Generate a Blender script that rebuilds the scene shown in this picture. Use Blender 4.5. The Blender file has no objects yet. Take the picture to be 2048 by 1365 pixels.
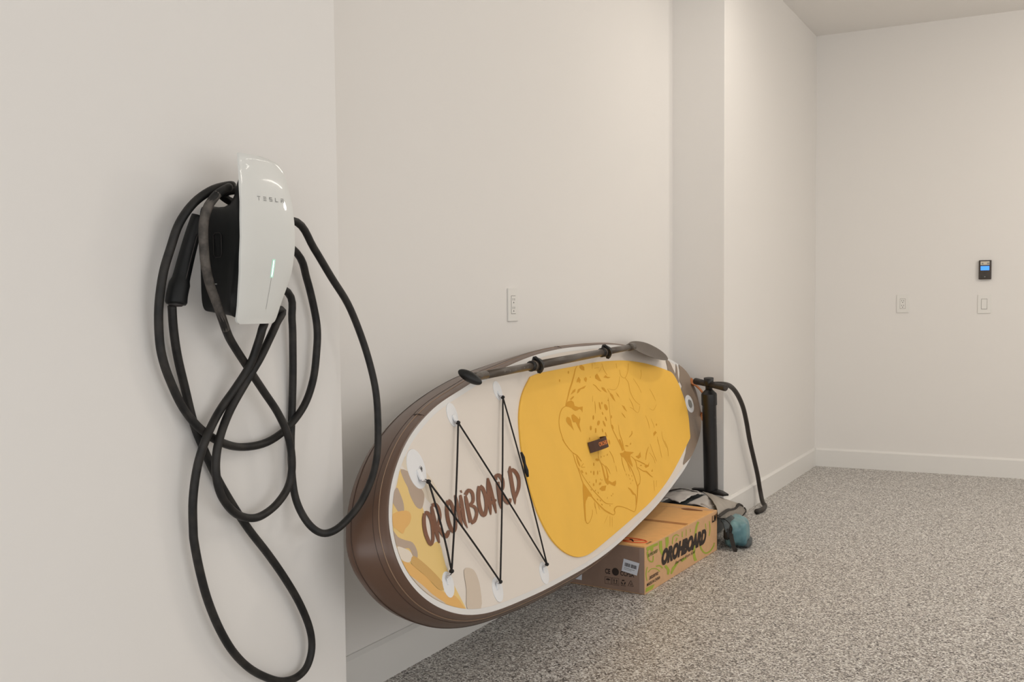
import bpy, bmesh, math, random, mathutils
import numpy as np
from mathutils import Vector, Matrix
S = bpy.context.scene

# ---------------------------------------------------------------- camera
cam = bpy.data.cameras.new('camera'); co = bpy.data.objects.new('camera', cam); S.collection.objects.link(co)
cam.sensor_width = 36; cam.sensor_fit = 'HORIZONTAL'; cam.lens = 2066.0/2048*36
cam.shift_x = (1024-1038.2)/2048; cam.shift_y = (726.7-682.5)/2048; cam.clip_start = .05
cr = Vector((0.883704, 0.467957, -0.009186)); cu_ = Vector((-0.01734, 0.052346, 0.998478)); cf = Vector((-0.467726, 0.8822, -0.054373))
co.matrix_world = Matrix(((cr.x, cu_.x, -cf.x, 0), (cr.y, cu_.y, -cf.y, 0), (cr.z, cu_.z, -cf.z, 1.15), (0, 0, 0, 1)))
S.camera = co
# ---------------------------------------------------------------- world, lights, exposure
w = bpy.data.worlds.new('world'); S.world = w; w.use_nodes = True
w.node_tree.nodes['Background'].inputs['Color'].default_value = (.75, .80, .9, 1); w.node_tree.nodes['Background'].inputs['Strength'].default_value = .3
S.view_settings.view_transform = 'Standard'; S.view_settings.look = 'None'; S.view_settings.gamma = 1
S.view_settings.use_curve_mapping = False; S.view_settings.exposure = -0.20
def area(name, loc, size, rot, power, col):
    l = bpy.data.lights.new(name, 'AREA'); l.shape = 'RECTANGLE'; l.size, l.size_y = size; l.energy = power; l.color = col
    o = bpy.data.objects.new(name, l); o.location = loc; o.rotation_euler = rot; S.collection.objects.link(o); return o
WARM = (1, .925, .83); COOL = (.90, .94, 1.0)
# ceiling LED lamps over the bay, outside the frame
area('ceiling_lamp', (-.85, 4.95, 2.96), (.10, .9), (0, 0, 0), 9.5, WARM)
area('ceiling_lamp', (.35, 3.9, 2.96), (.10, 1.2), (0, 0, math.radians(60)), 7, WARM)
area('ceiling_lamp', (1.5, 3.2, 2.96), (.10, 1.2), (0, 0, math.radians(-60)), 7, WARM)
area('ceiling_lamp', (1.2, 5.6, 2.96), (.10, 1.2), (0, 0, 0), 8, WARM)
def fill_point(loc, power, col, r=.12):
    l = bpy.data.lights.new('ceiling_fill', 'POINT'); l.energy = power; l.color = col; l.shadow_soft_size = r
    o = bpy.data.objects.new('ceiling_fill', l); o.location = loc; S.collection.objects.link(o)
fill_point((1.2, 5.8, 2.4), 36, WARM); fill_point((1.8, 2.0, 2.6), 8, WARM)  # added fill points below the lamps to brighten the ceiling
# added fill panel on the right; daylight from behind the photographer
area('daylight_fill', (4.1, 0.6, 1.2), (2.3, 6.0), (0, math.radians(90), 0), 62, (.96, .98, 1.0))
area('daylight_fill', (0.9, -2.5, 1.1), (4.8, 2.1), (math.radians(90), 0, 0), 56, (.93, .96, 1.0))


# traced outlines: board (s, v) in metres on the deck, box print in metres on its faces, cables in world metres
import json
DATA = json.loads(
'{"deck":[[-0.8831,0.3395],[-1.0081,0.3231],[-1.1741,0.3009],[-1.3038,0.2704],[-1.4022,0.241],[-1.4789,0.2073],[-1.5484,0.1688],[-1.6015,0.1305],[-1.6232,0.107],[-1.6581,0.0597],[-1.6705,0.0089],[-1.6649,-0.0403],[-1.6349,-0.0935],[-1.586,-0.1416],[-1.5274,-0.1809],[-1.4604,-0.2145],[-1.3684,-0.2503],[-1.2205,-0.288],[-1.0737,-0.3109],[-0.913,-0.3314],[-0.7395,-0.3517],[-0.5496,-0.3683],[-0.3458,-0.3846],[-0.1174,-0.3935],[0.1444,-0.392],[0.324,-0.3845],[0.6422,-0.3711],[0.9467,-0.3337],[1.1505,-0.295],[1.3364,-0.2344],[1.4429,-0.1836],[1.4841,-0.1485],[1.5498,0.0105],[1.5403,0.0823],[1.5062,0.1491],[1.44,0.1924],[1.3322,0.2383]],"back":[[0.7588,0.3814],[0.3353,0.4046],[0.1998,0.4063],[-0.0509,0.4056],[-0.2819,0.3968],[-0.4971,0.3868],[-0.72,0.3746],[-0.8701,0.3599],[-1.0273,0.3388],[-1.177,0.3116],[-1.269,0.2911],[-1.3414,0.2714],[-1.415,0.2467],[-1.49,0.2164],[-1.5498,0.1853],[-1.6057,0.1494],[-1.6287,0.1321],[-1.6733,0.086],[-1.7099,0.0242],[-1.7093,-0.0133],[-1.6781,-0.0696],[-1.6392,-0.1156],[-1.5829,-0.1593],[-1.494,-0.2097],[-1.3922,-0.2554],[-1.2974,-0.2866],[-1.1941,-0.315],[-1.0674,-0.3409],[-0.9942,-0.3517],[-0.8409,-0.3759],[-0.6734,-0.3967],[-0.4922,-0.4155],[-0.3168,-0.4299]],"letters":[[[[-1.4585,0.0434],[-1.4624,0.0407],[-1.4681,0.0366],[-1.4735,0.0317],[-1.4777,0.026],[-1.4817,0.0196],[-1.4847,0.0131],[-1.4868,0.0066],[-1.4881,-0.0002],[-1.4884,-0.0069],[-1.4877,-0.0138],[-1.486,-0.0208],[-1.484,-0.0266],[-1.4814,-0.0317],[-1.4777,-0.0366],[-1.4658,-0.0418],[-1.453,-0.0409],[-1.4448,-0.0376],[-1.4381,-0.0336],[-1.433,-0.0288],[-1.4288,-0.0231],[-1.4249,-0.0172],[-1.4204,-0.011],[-1.4159,-0.0038],[-1.4124,0.0032],[-1.4103,0.0104],[-1.4092,0.0179],[-1.4097,0.0247],[-1.413,0.0309],[-1.4181,0.0364],[-1.4244,0.0411],[-1.4342,0.0444],[-1.4428,0.0453],[-1.4469,0.0454]],[[-1.4411,0.0384],[-1.4442,0.0356],[-1.4488,0.0315],[-1.4527,0.027],[-1.4562,0.0219],[-1.4596,0.0157],[-1.4621,0.0096],[-1.464,0.0035],[-1.4652,-0.003],[-1.4655,-0.0091],[-1.4649,-0.0154],[-1.4633,-0.022],[-1.4613,-0.0275],[-1.4601,-0.0321],[-1.4591,-0.0352],[-1.4642,-0.0339],[-1.4661,-0.0335],[-1.4607,-0.0313],[-1.4555,-0.0282],[-1.4514,-0.0243],[-1.4476,-0.019],[-1.4439,-0.0133],[-1.4403,-0.007],[-1.4369,-0.0001],[-1.4346,0.0065],[-1.4334,0.0132],[-1.4333,0.0199],[-1.4344,0.0255],[-1.4365,0.03],[-1.4398,0.034],[-1.4422,0.0362],[-1.442,0.0364],[-1.4439,0.0367],[-1.447,0.0373]]],[[[-1.403,0.0507],[-1.4055,0.0479],[-1.4085,0.0436],[-1.4114,0.0385],[-1.4133,0.0327],[-1.4153,0.0258],[-1.4172,0.0188],[-1.4185,0.0111],[-1.4199,0.0027],[-1.4212,-0.005],[-1.4219,-0.0118],[-1.4226,-0.0185],[-1.4229,-0.025],[-1.4213,-0.0325],[-1.4193,-0.0401],[-1.4172,-0.0452]],[[-1.3898,0.049],[-1.3892,0.0458],[-1.3891,0.0411],[-1.3889,0.0358],[-1.3895,0.0299],[-1.3901,0.0229],[-1.3907,0.0157],[-1.392,0.0079],[-1.3935,-0.0006],[-1.3948,-0.0084],[-1.3968,-0.0152],[-1.3989,-0.0217],[-1.4005,-0.0278],[-1.4032,-0.0346],[-1.4057,-0.0416],[-1.4079,-0.0463]]],[[[-1.3907,0.0456],[-1.3853,0.0456],[-1.3793,0.0456],[-1.3786,0.0456],[-1.3782,0.045],[-1.3755,0.0424],[-1.3735,0.039],[-1.372,0.0346],[-1.3716,0.0293],[-1.372,0.0245],[-1.3733,0.0202],[-1.3755,0.0161],[-1.3783,0.0125],[-1.3825,0.0093],[-1.3876,0.0062],[-1.3921,0.0038],[-1.3958,0.0023],[-1.3992,0.0011],[-1.4018,0.0004]],[[-1.3961,0.0551],[-1.3902,0.0553],[-1.3799,0.0554],[-1.3667,0.0534],[-1.3576,0.0488],[-1.3525,0.0439],[-1.3494,0.0389],[-1.3481,0.0333],[-1.348,0.0272],[-1.3491,0.0215],[-1.3515,0.0165],[-1.3552,0.0118],[-1.3596,0.0076],[-1.3646,0.0037],[-1.3705,0.0002],[-1.3757,-0.0025],[-1.3807,-0.0046],[-1.3852,-0.0061],[-1.3879,-0.0069]]],[[[-1.402,-0.0023],[-1.4013,-0.0061],[-1.3996,-0.0119],[-1.3973,-0.0177],[-1.3936,-0.0233],[-1.3892,-0.0292],[-1.3846,-0.0341],[-1.3796,-0.0383],[-1.372,-0.0427],[-1.3558,-0.0459],[-1.3439,-0.0438],[-1.3361,-0.0405],[-1.3305,-0.0376],[-1.3281,-0.0347],[-1.3274,-0.0321],[-1.3279,-0.0304]],[[-1.3863,-0.0025],[-1.3835,-0.0063],[-1.3797,-0.012],[-1.3755,-0.0173],[-1.3713,-0.0224],[-1.3664,-0.027'
'6],[-1.3619,-0.0316],[-1.3582,-0.0344],[-1.3566,-0.0354],[-1.363,-0.0344],[-1.3624,-0.0342],[-1.3563,-0.032],[-1.351,-0.0299],[-1.3469,-0.0289],[-1.3436,-0.0279],[-1.3408,-0.0272]]],[[[-1.2942,0.0464],[-1.2986,0.0438],[-1.3052,0.0398],[-1.3114,0.035],[-1.3163,0.0297],[-1.3207,0.0236],[-1.3243,0.0174],[-1.3275,0.0109],[-1.33,0.0038],[-1.3315,-0.0031],[-1.3317,-0.0101],[-1.3309,-0.0173],[-1.3292,-0.0236],[-1.3266,-0.0296],[-1.3227,-0.0356],[-1.3125,-0.0417],[-1.295,-0.0427],[-1.285,-0.0398],[-1.2773,-0.0358],[-1.2716,-0.0306],[-1.2667,-0.0244],[-1.2629,-0.0182],[-1.2594,-0.0124],[-1.2566,-0.0061],[-1.2549,0.0005],[-1.2541,0.008],[-1.2543,0.0161],[-1.2551,0.0231],[-1.2568,0.029],[-1.2593,0.0344],[-1.2625,0.0389],[-1.2683,0.0428],[-1.2745,0.0452],[-1.2779,0.0462]],[[-1.2737,0.0398],[-1.278,0.0372],[-1.2841,0.0336],[-1.2893,0.0296],[-1.2936,0.0249],[-1.2977,0.0193],[-1.3011,0.0135],[-1.3036,0.0073],[-1.3056,0.0006],[-1.3066,-0.0059],[-1.3067,-0.0123],[-1.3059,-0.0189],[-1.3044,-0.0247],[-1.3026,-0.03],[-1.3003,-0.0343],[-1.3023,-0.0341],[-1.308,-0.0332],[-1.3036,-0.0318],[-1.2986,-0.0292],[-1.2938,-0.0252],[-1.289,-0.0197],[-1.285,-0.014],[-1.2818,-0.0085],[-1.2792,-0.0028],[-1.2777,0.0031],[-1.2774,0.01],[-1.278,0.0177],[-1.2793,0.0242],[-1.2807,0.0295],[-1.2828,0.0339],[-1.2848,0.0369],[-1.2861,0.0382],[-1.288,0.0391],[-1.2901,0.0401]]],[[[-1.2339,0.0495],[-1.2367,0.045],[-1.2401,0.0383],[-1.2434,0.0311],[-1.245,0.0232],[-1.2468,0.0144],[-1.2486,0.0058],[-1.2495,-0.0027],[-1.2505,-0.0115],[-1.2509,-0.0199],[-1.248,-0.0285],[-1.2444,-0.0368],[-1.241,-0.0425]],[[-1.2208,0.0481],[-1.2198,0.0432],[-1.2192,0.0361],[-1.2188,0.0284],[-1.2199,0.0204],[-1.2213,0.0115],[-1.2225,0.0028],[-1.225,-0.0057],[-1.2274,-0.0143],[-1.2292,-0.0222],[-1.232,-0.0299],[-1.2343,-0.0377],[-1.2367,-0.0429]]],[[[-1.1998,0.0433],[-1.2035,0.039],[-1.208,0.0325],[-1.2126,0.0254],[-1.2152,0.0176],[-1.218,0.0089],[-1.2207,0.0005],[-1.2229,-0.0078],[-1.225,-0.0166],[-1.2256,-0.0253],[-1.2213,-0.0347],[-1.2152,-0.0439],[-1.2101,-0.0502]],[[-1.1852,0.0413],[-1.185,0.0365],[-1.1856,0.0294],[-1.1862,0.0219],[-1.1889,0.0141],[-1.1918,0.0054],[-1.1944,-0.0032],[-1.1981,-0.0114],[-1.2017,-0.0197],[-1.2037,-0.0274],[-1.2052,-0.0356],[-1.2051,-0.0444],[-1.2058,-0.0504]]],[[[-1.2384,0.0028],[-1.2294,0.0023],[-1.2166,0.0015],[-1.2076,0.001]],[[-1.24,0.0116],[-1.231,0.0111],[-1.2183,0.0104],[-1.2092,0.0099]]],[[[-1.1886,0.0538],[-1.1868,0.0516],[-1.1845,0.0483],[-1.1828,0.046]],[[-1.1769,0.0539],[-1.1765,0.0516],[-1.1758,0.0484],[-1.1754,0.0461]]],[[[-1.1684,0.0349],[-1.1711,0.0309],[-1.1743,0.0248],[-1.1776,0.0184],[-1.1793,0.0118],[-1.1812,0.0044],[-1.1829,-0.0029],[-1.1842,-0.0103],[-1.1852,-0.018],[-1.1861,-0.0246],[-1.1876,-0.0305],[-1.189,-0.0359],[-1.1901,-0.0394]],[[-1.1519,0.0331],[-1.1511,0.0287],[-1.1508,0.0221],[-1.1507,0.0152],[-1.1524,0.0084],[-1.1544,0.001],[-1.156,-0.0061],[-1.1573,-0.0134],[-1.1583,-0.0211],[-1.1593,-0.0278],[-1.1598,-0.0339],[-1.1602,-0.0395],[-1.1603,-0.0432]]],[[[-1.1495,0.0318],[-1.1415,0.0344],[-1.1308,0.0378],[-1.1269,0.0388],[-1.1288,0.0388],[-1.1243,0.0362],[-1.1208,0.0331],[-1.1195,0.03],[-1.1199,0.0259],[-1.1214,0.0218],[-1.1237,0.018],[-1.1269,0.0145],[-1.1304,0.0124],[-1.1364,0.0109],[-1.1459,0.0097],[-1.153,0.0088]],[[-1.1679,0.0402],[-1.1597,0.0429],[-1.1469,0.047],[-1.1303,0.0492],[-1.1123,0.0453],[-1.1028,0.0397],[-1.0972,0.034],[-1.0953,0.0285],[-1.0964,0.023],[-1.0987,0.0183],[-1.1015,0.0137],[-1.1059,0.009],[-1.1133,0.0049],[-1.125,0.0025],[-1.1372,0.0015],[-1.1451,0.001]]],[[[-1.1546,0.0009],[-1.1469,-0.0017],[-1.1365,-0.0052],[-1.1301,-0.0082],[-1.127,-0.0112],[-1.1249,-0.0152],[-1.1247,-0.0189],[-1.1267,-0.0226],[-1.1312,-0.0268],[-1.1365,-0.0304],[-1.1428,-0.0335],[-1.1501,-0.0361],[-1.156,-0.0376],[-1.1616,-0.038],[-1.1694,-0.0378],[-1.1755,-0.0376]],[[-1.1451,0.0069],[-1.1365,0.0046],[-1.1236,0.0007],[-1.1118,-0.0044],[-1.1052,-0.0102],[-1.102,-0.0162],[-1.1017,-0.0219],[-1.1047,-0.0273],[-1.1101,-0.0324],[-1.1165,-0'
'.0367],[-1.1233,-0.0408],[-1.1316,-0.0445],[-1.1414,-0.0474],[-1.1535,-0.0484],[-1.1646,-0.0482],[-1.1713,-0.048]]],[[[-1.0557,0.0441],[-1.0611,0.0401],[-1.0689,0.0342],[-1.0762,0.0278],[-1.082,0.0214],[-1.0876,0.0143],[-1.0921,0.0069],[-1.0956,-0.0013],[-1.0981,-0.0101],[-1.0991,-0.018],[-1.0984,-0.0251],[-1.0963,-0.0317],[-1.0927,-0.0373],[-1.086,-0.0423],[-1.0731,-0.0468],[-1.0564,-0.047],[-1.0464,-0.0437],[-1.0377,-0.0388],[-1.0302,-0.0332],[-1.0238,-0.0267],[-1.0181,-0.0193],[-1.0137,-0.012],[-1.0103,-0.0051],[-1.0079,0.0019],[-1.0068,0.0088],[-1.0068,0.016],[-1.008,0.0234],[-1.0106,0.03],[-1.0164,0.0358],[-1.0232,0.0401],[-1.0275,0.0426]],[[-1.0324,0.0385],[-1.0369,0.0343],[-1.0435,0.0283],[-1.0495,0.0221],[-1.055,0.016],[-1.0604,0.0094],[-1.0645,0.0026],[-1.0672,-0.005],[-1.069,-0.0134],[-1.0695,-0.0207],[-1.0689,-0.0269],[-1.0672,-0.0323],[-1.0649,-0.0359],[-1.0637,-0.0374],[-1.0664,-0.0369],[-1.0716,-0.0369],[-1.0677,-0.0357],[-1.0604,-0.0319],[-1.0538,-0.0272],[-1.0482,-0.0216],[-1.0429,-0.0147],[-1.0388,-0.0079],[-1.0362,-0.0016],[-1.0346,0.0049],[-1.0341,0.0112],[-1.0346,0.0176],[-1.0361,0.0242],[-1.0384,0.0291],[-1.0415,0.0325],[-1.046,0.0356],[-1.0495,0.038]]],[[[-0.9717,0.0531],[-0.9778,0.0477],[-0.9858,0.0394],[-0.9938,0.0307],[-0.9996,0.0212],[-1.0059,0.0107],[-1.0114,0.0007],[-1.0156,-0.0091],[-1.0194,-0.019],[-1.0229,-0.0277],[-1.0234,-0.0365],[-1.0237,-0.0449],[-1.0228,-0.0506]],[[-0.9589,0.0511],[-0.9603,0.0449],[-0.9635,0.0359],[-0.9667,0.0264],[-0.972,0.0168],[-0.9777,0.0063],[-0.9827,-0.0037],[-0.9874,-0.0133],[-0.9918,-0.0231],[-0.9958,-0.0319],[-1.0032,-0.0398],[-1.0106,-0.047],[-1.0165,-0.0517]]],[[[-0.9744,0.0516],[-0.9756,0.0454],[-0.9768,0.0361],[-0.9783,0.0269],[-0.9788,0.018],[-0.9796,0.0084],[-0.9806,-0.0011],[-0.9817,-0.0111],[-0.983,-0.0217],[-0.9844,-0.0311],[-0.9831,-0.0403],[-0.9819,-0.0489],[-0.9802,-0.0549]],[[-0.9579,0.0505],[-0.9564,0.0441],[-0.9549,0.0346],[-0.9536,0.025],[-0.9542,0.0159],[-0.955,0.0062],[-0.956,-0.0035],[-0.9571,-0.0136],[-0.9585,-0.0243],[-0.9599,-0.0339],[-0.9646,-0.0426],[-0.9695,-0.0505],[-0.9737,-0.0557]]],[[[-1.0066,-0.0241],[-0.9974,-0.0247],[-0.9834,-0.0256],[-0.9695,-0.026],[-0.9583,-0.0244],[-0.9498,-0.0222],[-0.9449,-0.0204]],[[-1.0076,-0.0128],[-0.9986,-0.0135],[-0.9858,-0.0145],[-0.9759,-0.015],[-0.9673,-0.0156],[-0.9577,-0.0157],[-0.9505,-0.016]]],[[[-0.8977,0.0335],[-0.8954,0.0364],[-0.8925,0.0402],[-0.8905,0.0413],[-0.8893,0.0411],[-0.8849,0.0409],[-0.8837,0.0407],[-0.881,0.0391],[-0.8766,0.0352],[-0.8737,0.031],[-0.8722,0.0265],[-0.8724,0.0211],[-0.8739,0.0163],[-0.8775,0.0123],[-0.8824,0.0087],[-0.887,0.0064],[-0.8921,0.0053],[-0.8993,0.0047],[-0.9051,0.0042]],[[-0.9209,0.0366],[-0.9202,0.04],[-0.9182,0.0451],[-0.9114,0.0502],[-0.8974,0.0525],[-0.8819,0.0522],[-0.8658,0.0491],[-0.8548,0.0436],[-0.8475,0.0373],[-0.8432,0.0309],[-0.8429,0.0244],[-0.8451,0.0178],[-0.8489,0.0121],[-0.8535,0.0069],[-0.86,0.0022],[-0.8681,-0.0016],[-0.8788,-0.004],[-0.8892,-0.0051],[-0.8955,-0.0055]]],[[[-0.9121,0.0301],[-0.9162,0.0219],[-0.9221,0.01],[-0.9274,-0.0011],[-0.9312,-0.0106],[-0.9348,-0.0199],[-0.9377,-0.0282],[-0.9368,-0.0367],[-0.9352,-0.0447],[-0.933,-0.0502]],[[-0.8838,0.0262],[-0.8873,0.0179],[-0.8927,0.0058],[-0.8975,-0.0054],[-0.9019,-0.0148],[-0.906,-0.024],[-0.9095,-0.0321],[-0.9156,-0.0396],[-0.9215,-0.0466],[-0.9264,-0.0511]]],[[[-0.9142,-0.0052],[-0.9113,-0.0105],[-0.9066,-0.0182],[-0.9015,-0.0255],[-0.8961,-0.0318],[-0.89,-0.0379],[-0.884,-0.0429],[-0.8765,-0.0469],[-0.8649,-0.0509],[-0.8459,-0.0517],[-0.8365,-0.0476],[-0.8302,-0.0425],[-0.8266,-0.039]],[[-0.8931,-0.0046],[-0.8886,-0.0098],[-0.8824,-0.0174],[-0.8761,-0.0241],[-0.8698,-0.0296],[-0.863,-0.0347],[-0.857,-0.0384],[-0.8536,-0.0408],[-0.8545,-0.041],[-0.8627,-0.041],[-0.8588,-0.0401],[-0.8511,-0.0365],[-0.8451,-0.0338]]],[[[-0.77,0.0571],[-0.7771,0.054],[-0.7861,0.0487],[-0.7946,0.0417],[-0.7985,0.0321],[-0.802,0.021],[-0.8052,0.0105],[-0.8083,0.0007],[-0.8113,-0.009],[-0.8138,-0.0181],'
'[-0.8148,-0.0268],[-0.8154,-0.0351],[-0.8163,-0.0422],[-0.8154,-0.0493],[-0.815,-0.056],[-0.8137,-0.0607]],[[-0.7615,0.0555],[-0.7613,0.0511],[-0.7625,0.0448],[-0.7632,0.0374],[-0.7668,0.0285],[-0.7703,0.0174],[-0.7736,0.0068],[-0.7767,-0.003],[-0.7797,-0.0128],[-0.7822,-0.0218],[-0.7849,-0.0301],[-0.7873,-0.0384],[-0.7901,-0.0458],[-0.7969,-0.0522],[-0.8042,-0.0579],[-0.8103,-0.0613]]],[[[-0.7874,0.0346],[-0.7765,0.0354],[-0.763,0.0364],[-0.7589,0.0362],[-0.7556,0.0344],[-0.7483,0.0288],[-0.7429,0.0227],[-0.7402,0.017],[-0.7396,0.0105],[-0.7409,0.0042],[-0.7445,-0.002],[-0.7503,-0.0084],[-0.757,-0.0142],[-0.7643,-0.0193],[-0.7733,-0.0242],[-0.7825,-0.0287],[-0.7928,-0.0333],[-0.8038,-0.0377],[-0.8113,-0.0407]],[[-0.7987,0.0444],[-0.7879,0.0459],[-0.7699,0.048],[-0.7467,0.0467],[-0.7295,0.0396],[-0.7195,0.0314],[-0.7131,0.0235],[-0.7101,0.0159],[-0.71,0.0079],[-0.7123,0.0005],[-0.7165,-0.0069],[-0.7231,-0.0142],[-0.7309,-0.0208],[-0.7406,-0.0265],[-0.7516,-0.0315],[-0.7624,-0.036],[-0.7744,-0.0405],[-0.7867,-0.0446],[-0.7952,-0.0473]]]],"pad":[[-0.3745,0.3174],[-0.4877,0.269],[-0.5658,0.2108],[-0.6122,0.1451],[-0.6457,0.0674],[-0.661,-0.0236],[-0.6545,-0.1184],[-0.6105,-0.2104],[-0.5401,-0.275],[-0.4496,-0.3209],[-0.3549,-0.3452],[-0.2418,-0.353],[-0.0056,-0.3513],[0.2624,-0.3465],[0.5681,-0.3376],[0.8414,-0.3066],[1.0707,-0.2517],[1.2742,-0.1857],[1.3087,-0.1697],[1.326,-0.1415],[1.3681,-0.0495],[1.3677,0.0593],[1.3307,0.1503],[1.2534,0.187],[1.0378,0.2424],[0.8068,0.2808],[0.5811,0.3007],[0.3493,0.3118],[0.0905,0.3164],[-0.1412,0.3206],[-0.2841,0.3221]],"art_r":[[[[0.1333,0.3168],[0.123,0.3138],[0.1082,0.309],[0.0937,0.3034],[0.0817,0.2968],[0.0698,0.2892],[0.0572,0.2814],[0.0425,0.273],[0.0261,0.2638],[0.0108,0.2556],[-0.0025,0.2487],[-0.0158,0.2422],[-0.0295,0.2349],[-0.0442,0.2258],[-0.0599,0.2158],[-0.0739,0.2069],[-0.0871,0.1992],[-0.0997,0.1922],[-0.1091,0.1866],[-0.1149,0.1827],[-0.118,0.18],[-0.1198,0.1784]],[[0.1367,0.3156],[0.128,0.3122],[0.115,0.3071],[0.1029,0.3013],[0.0924,0.2949],[0.0815,0.2872],[0.0695,0.2791],[0.055,0.2705],[0.0389,0.2611],[0.0237,0.2527],[0.0096,0.2458],[-0.0041,0.2393],[-0.018,0.2323],[-0.0338,0.2237],[-0.0508,0.2139],[-0.0662,0.2052],[-0.08,0.1976],[-0.093,0.1906],[-0.1027,0.1853],[-0.1083,0.1815],[-0.1112,0.1789],[-0.113,0.1773]]],[[[-0.1173,0.1794],[-0.1281,0.1787],[-0.1443,0.1775],[-0.1602,0.1749],[-0.1744,0.1705],[-0.1883,0.1646],[-0.2005,0.1583],[-0.2109,0.1512],[-0.2204,0.1433],[-0.2279,0.1354],[-0.234,0.1277],[-0.2386,0.1195],[-0.2417,0.1111],[-0.2433,0.1019],[-0.2434,0.092],[-0.2427,0.0825],[-0.2416,0.0736],[-0.2395,0.0646],[-0.235,0.0552],[-0.2256,0.0436],[-0.2134,0.0311],[-0.2048,0.0226]],[[-0.1154,0.1763],[-0.1261,0.1757],[-0.1412,0.1746],[-0.1553,0.1723],[-0.1682,0.1683],[-0.1815,0.1627],[-0.1933,0.1566],[-0.2038,0.1498],[-0.2135,0.1421],[-0.2213,0.1345],[-0.2273,0.1269],[-0.2318,0.1188],[-0.2348,0.1106],[-0.2364,0.1015],[-0.2366,0.0917],[-0.2358,0.0823],[-0.2347,0.0735],[-0.2327,0.0646],[-0.2283,0.0554],[-0.2195,0.044],[-0.2077,0.0316],[-0.1996,0.023]]],[[[-0.044,0.193],[-0.0363,0.1942],[-0.0251,0.1959],[-0.0152,0.1975],[-0.0085,0.1994],[-0.0026,0.2011],[0.001,0.2025]],[[-0.0512,0.1977],[-0.044,0.1992],[-0.0334,0.2013],[-0.0241,0.2031],[-0.0156,0.204],[-0.008,0.2046],[-0.0027,0.2049]]],[[[0.2539,0.225],[0.2606,0.2226],[0.2704,0.219],[0.279,0.2149],[0.286,0.2099],[0.2929,0.2037],[0.3003,0.198],[0.3108,0.1933],[0.3218,0.1892],[0.3295,0.1866]],[[0.2587,0.2266],[0.2663,0.2244],[0.2774,0.2209],[0.288,0.2165],[0.2957,0.211],[0.3026,0.2048],[0.3096,0.1995],[0.3179,0.1949],[0.3273,0.1906],[0.3336,0.1876]]],[[[0.417,0.1895],[0.4204,0.1846],[0.4255,0.1777],[0.429,0.1728]],[[0.4223,0.1898],[0.4269,0.185],[0.4333,0.1782],[0.4379,0.1734]]],[[[0.5154,0.0713],[0.5187,0.0675],[0.5239,0.0618],[0.5287,0.0566],[0.5351,0.0519],[0.5413,0.0473],[0.5458,0.0442]],[[0.5207,0.0718],[0.5263,0.0681],[0.534,0.0626],[0.5411,0.0575],[0.5452,0.0526],[0.549,0.0478],[0.5511,0.0446]]],[[[0.2122,0.1826],[0.2059,'
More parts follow.
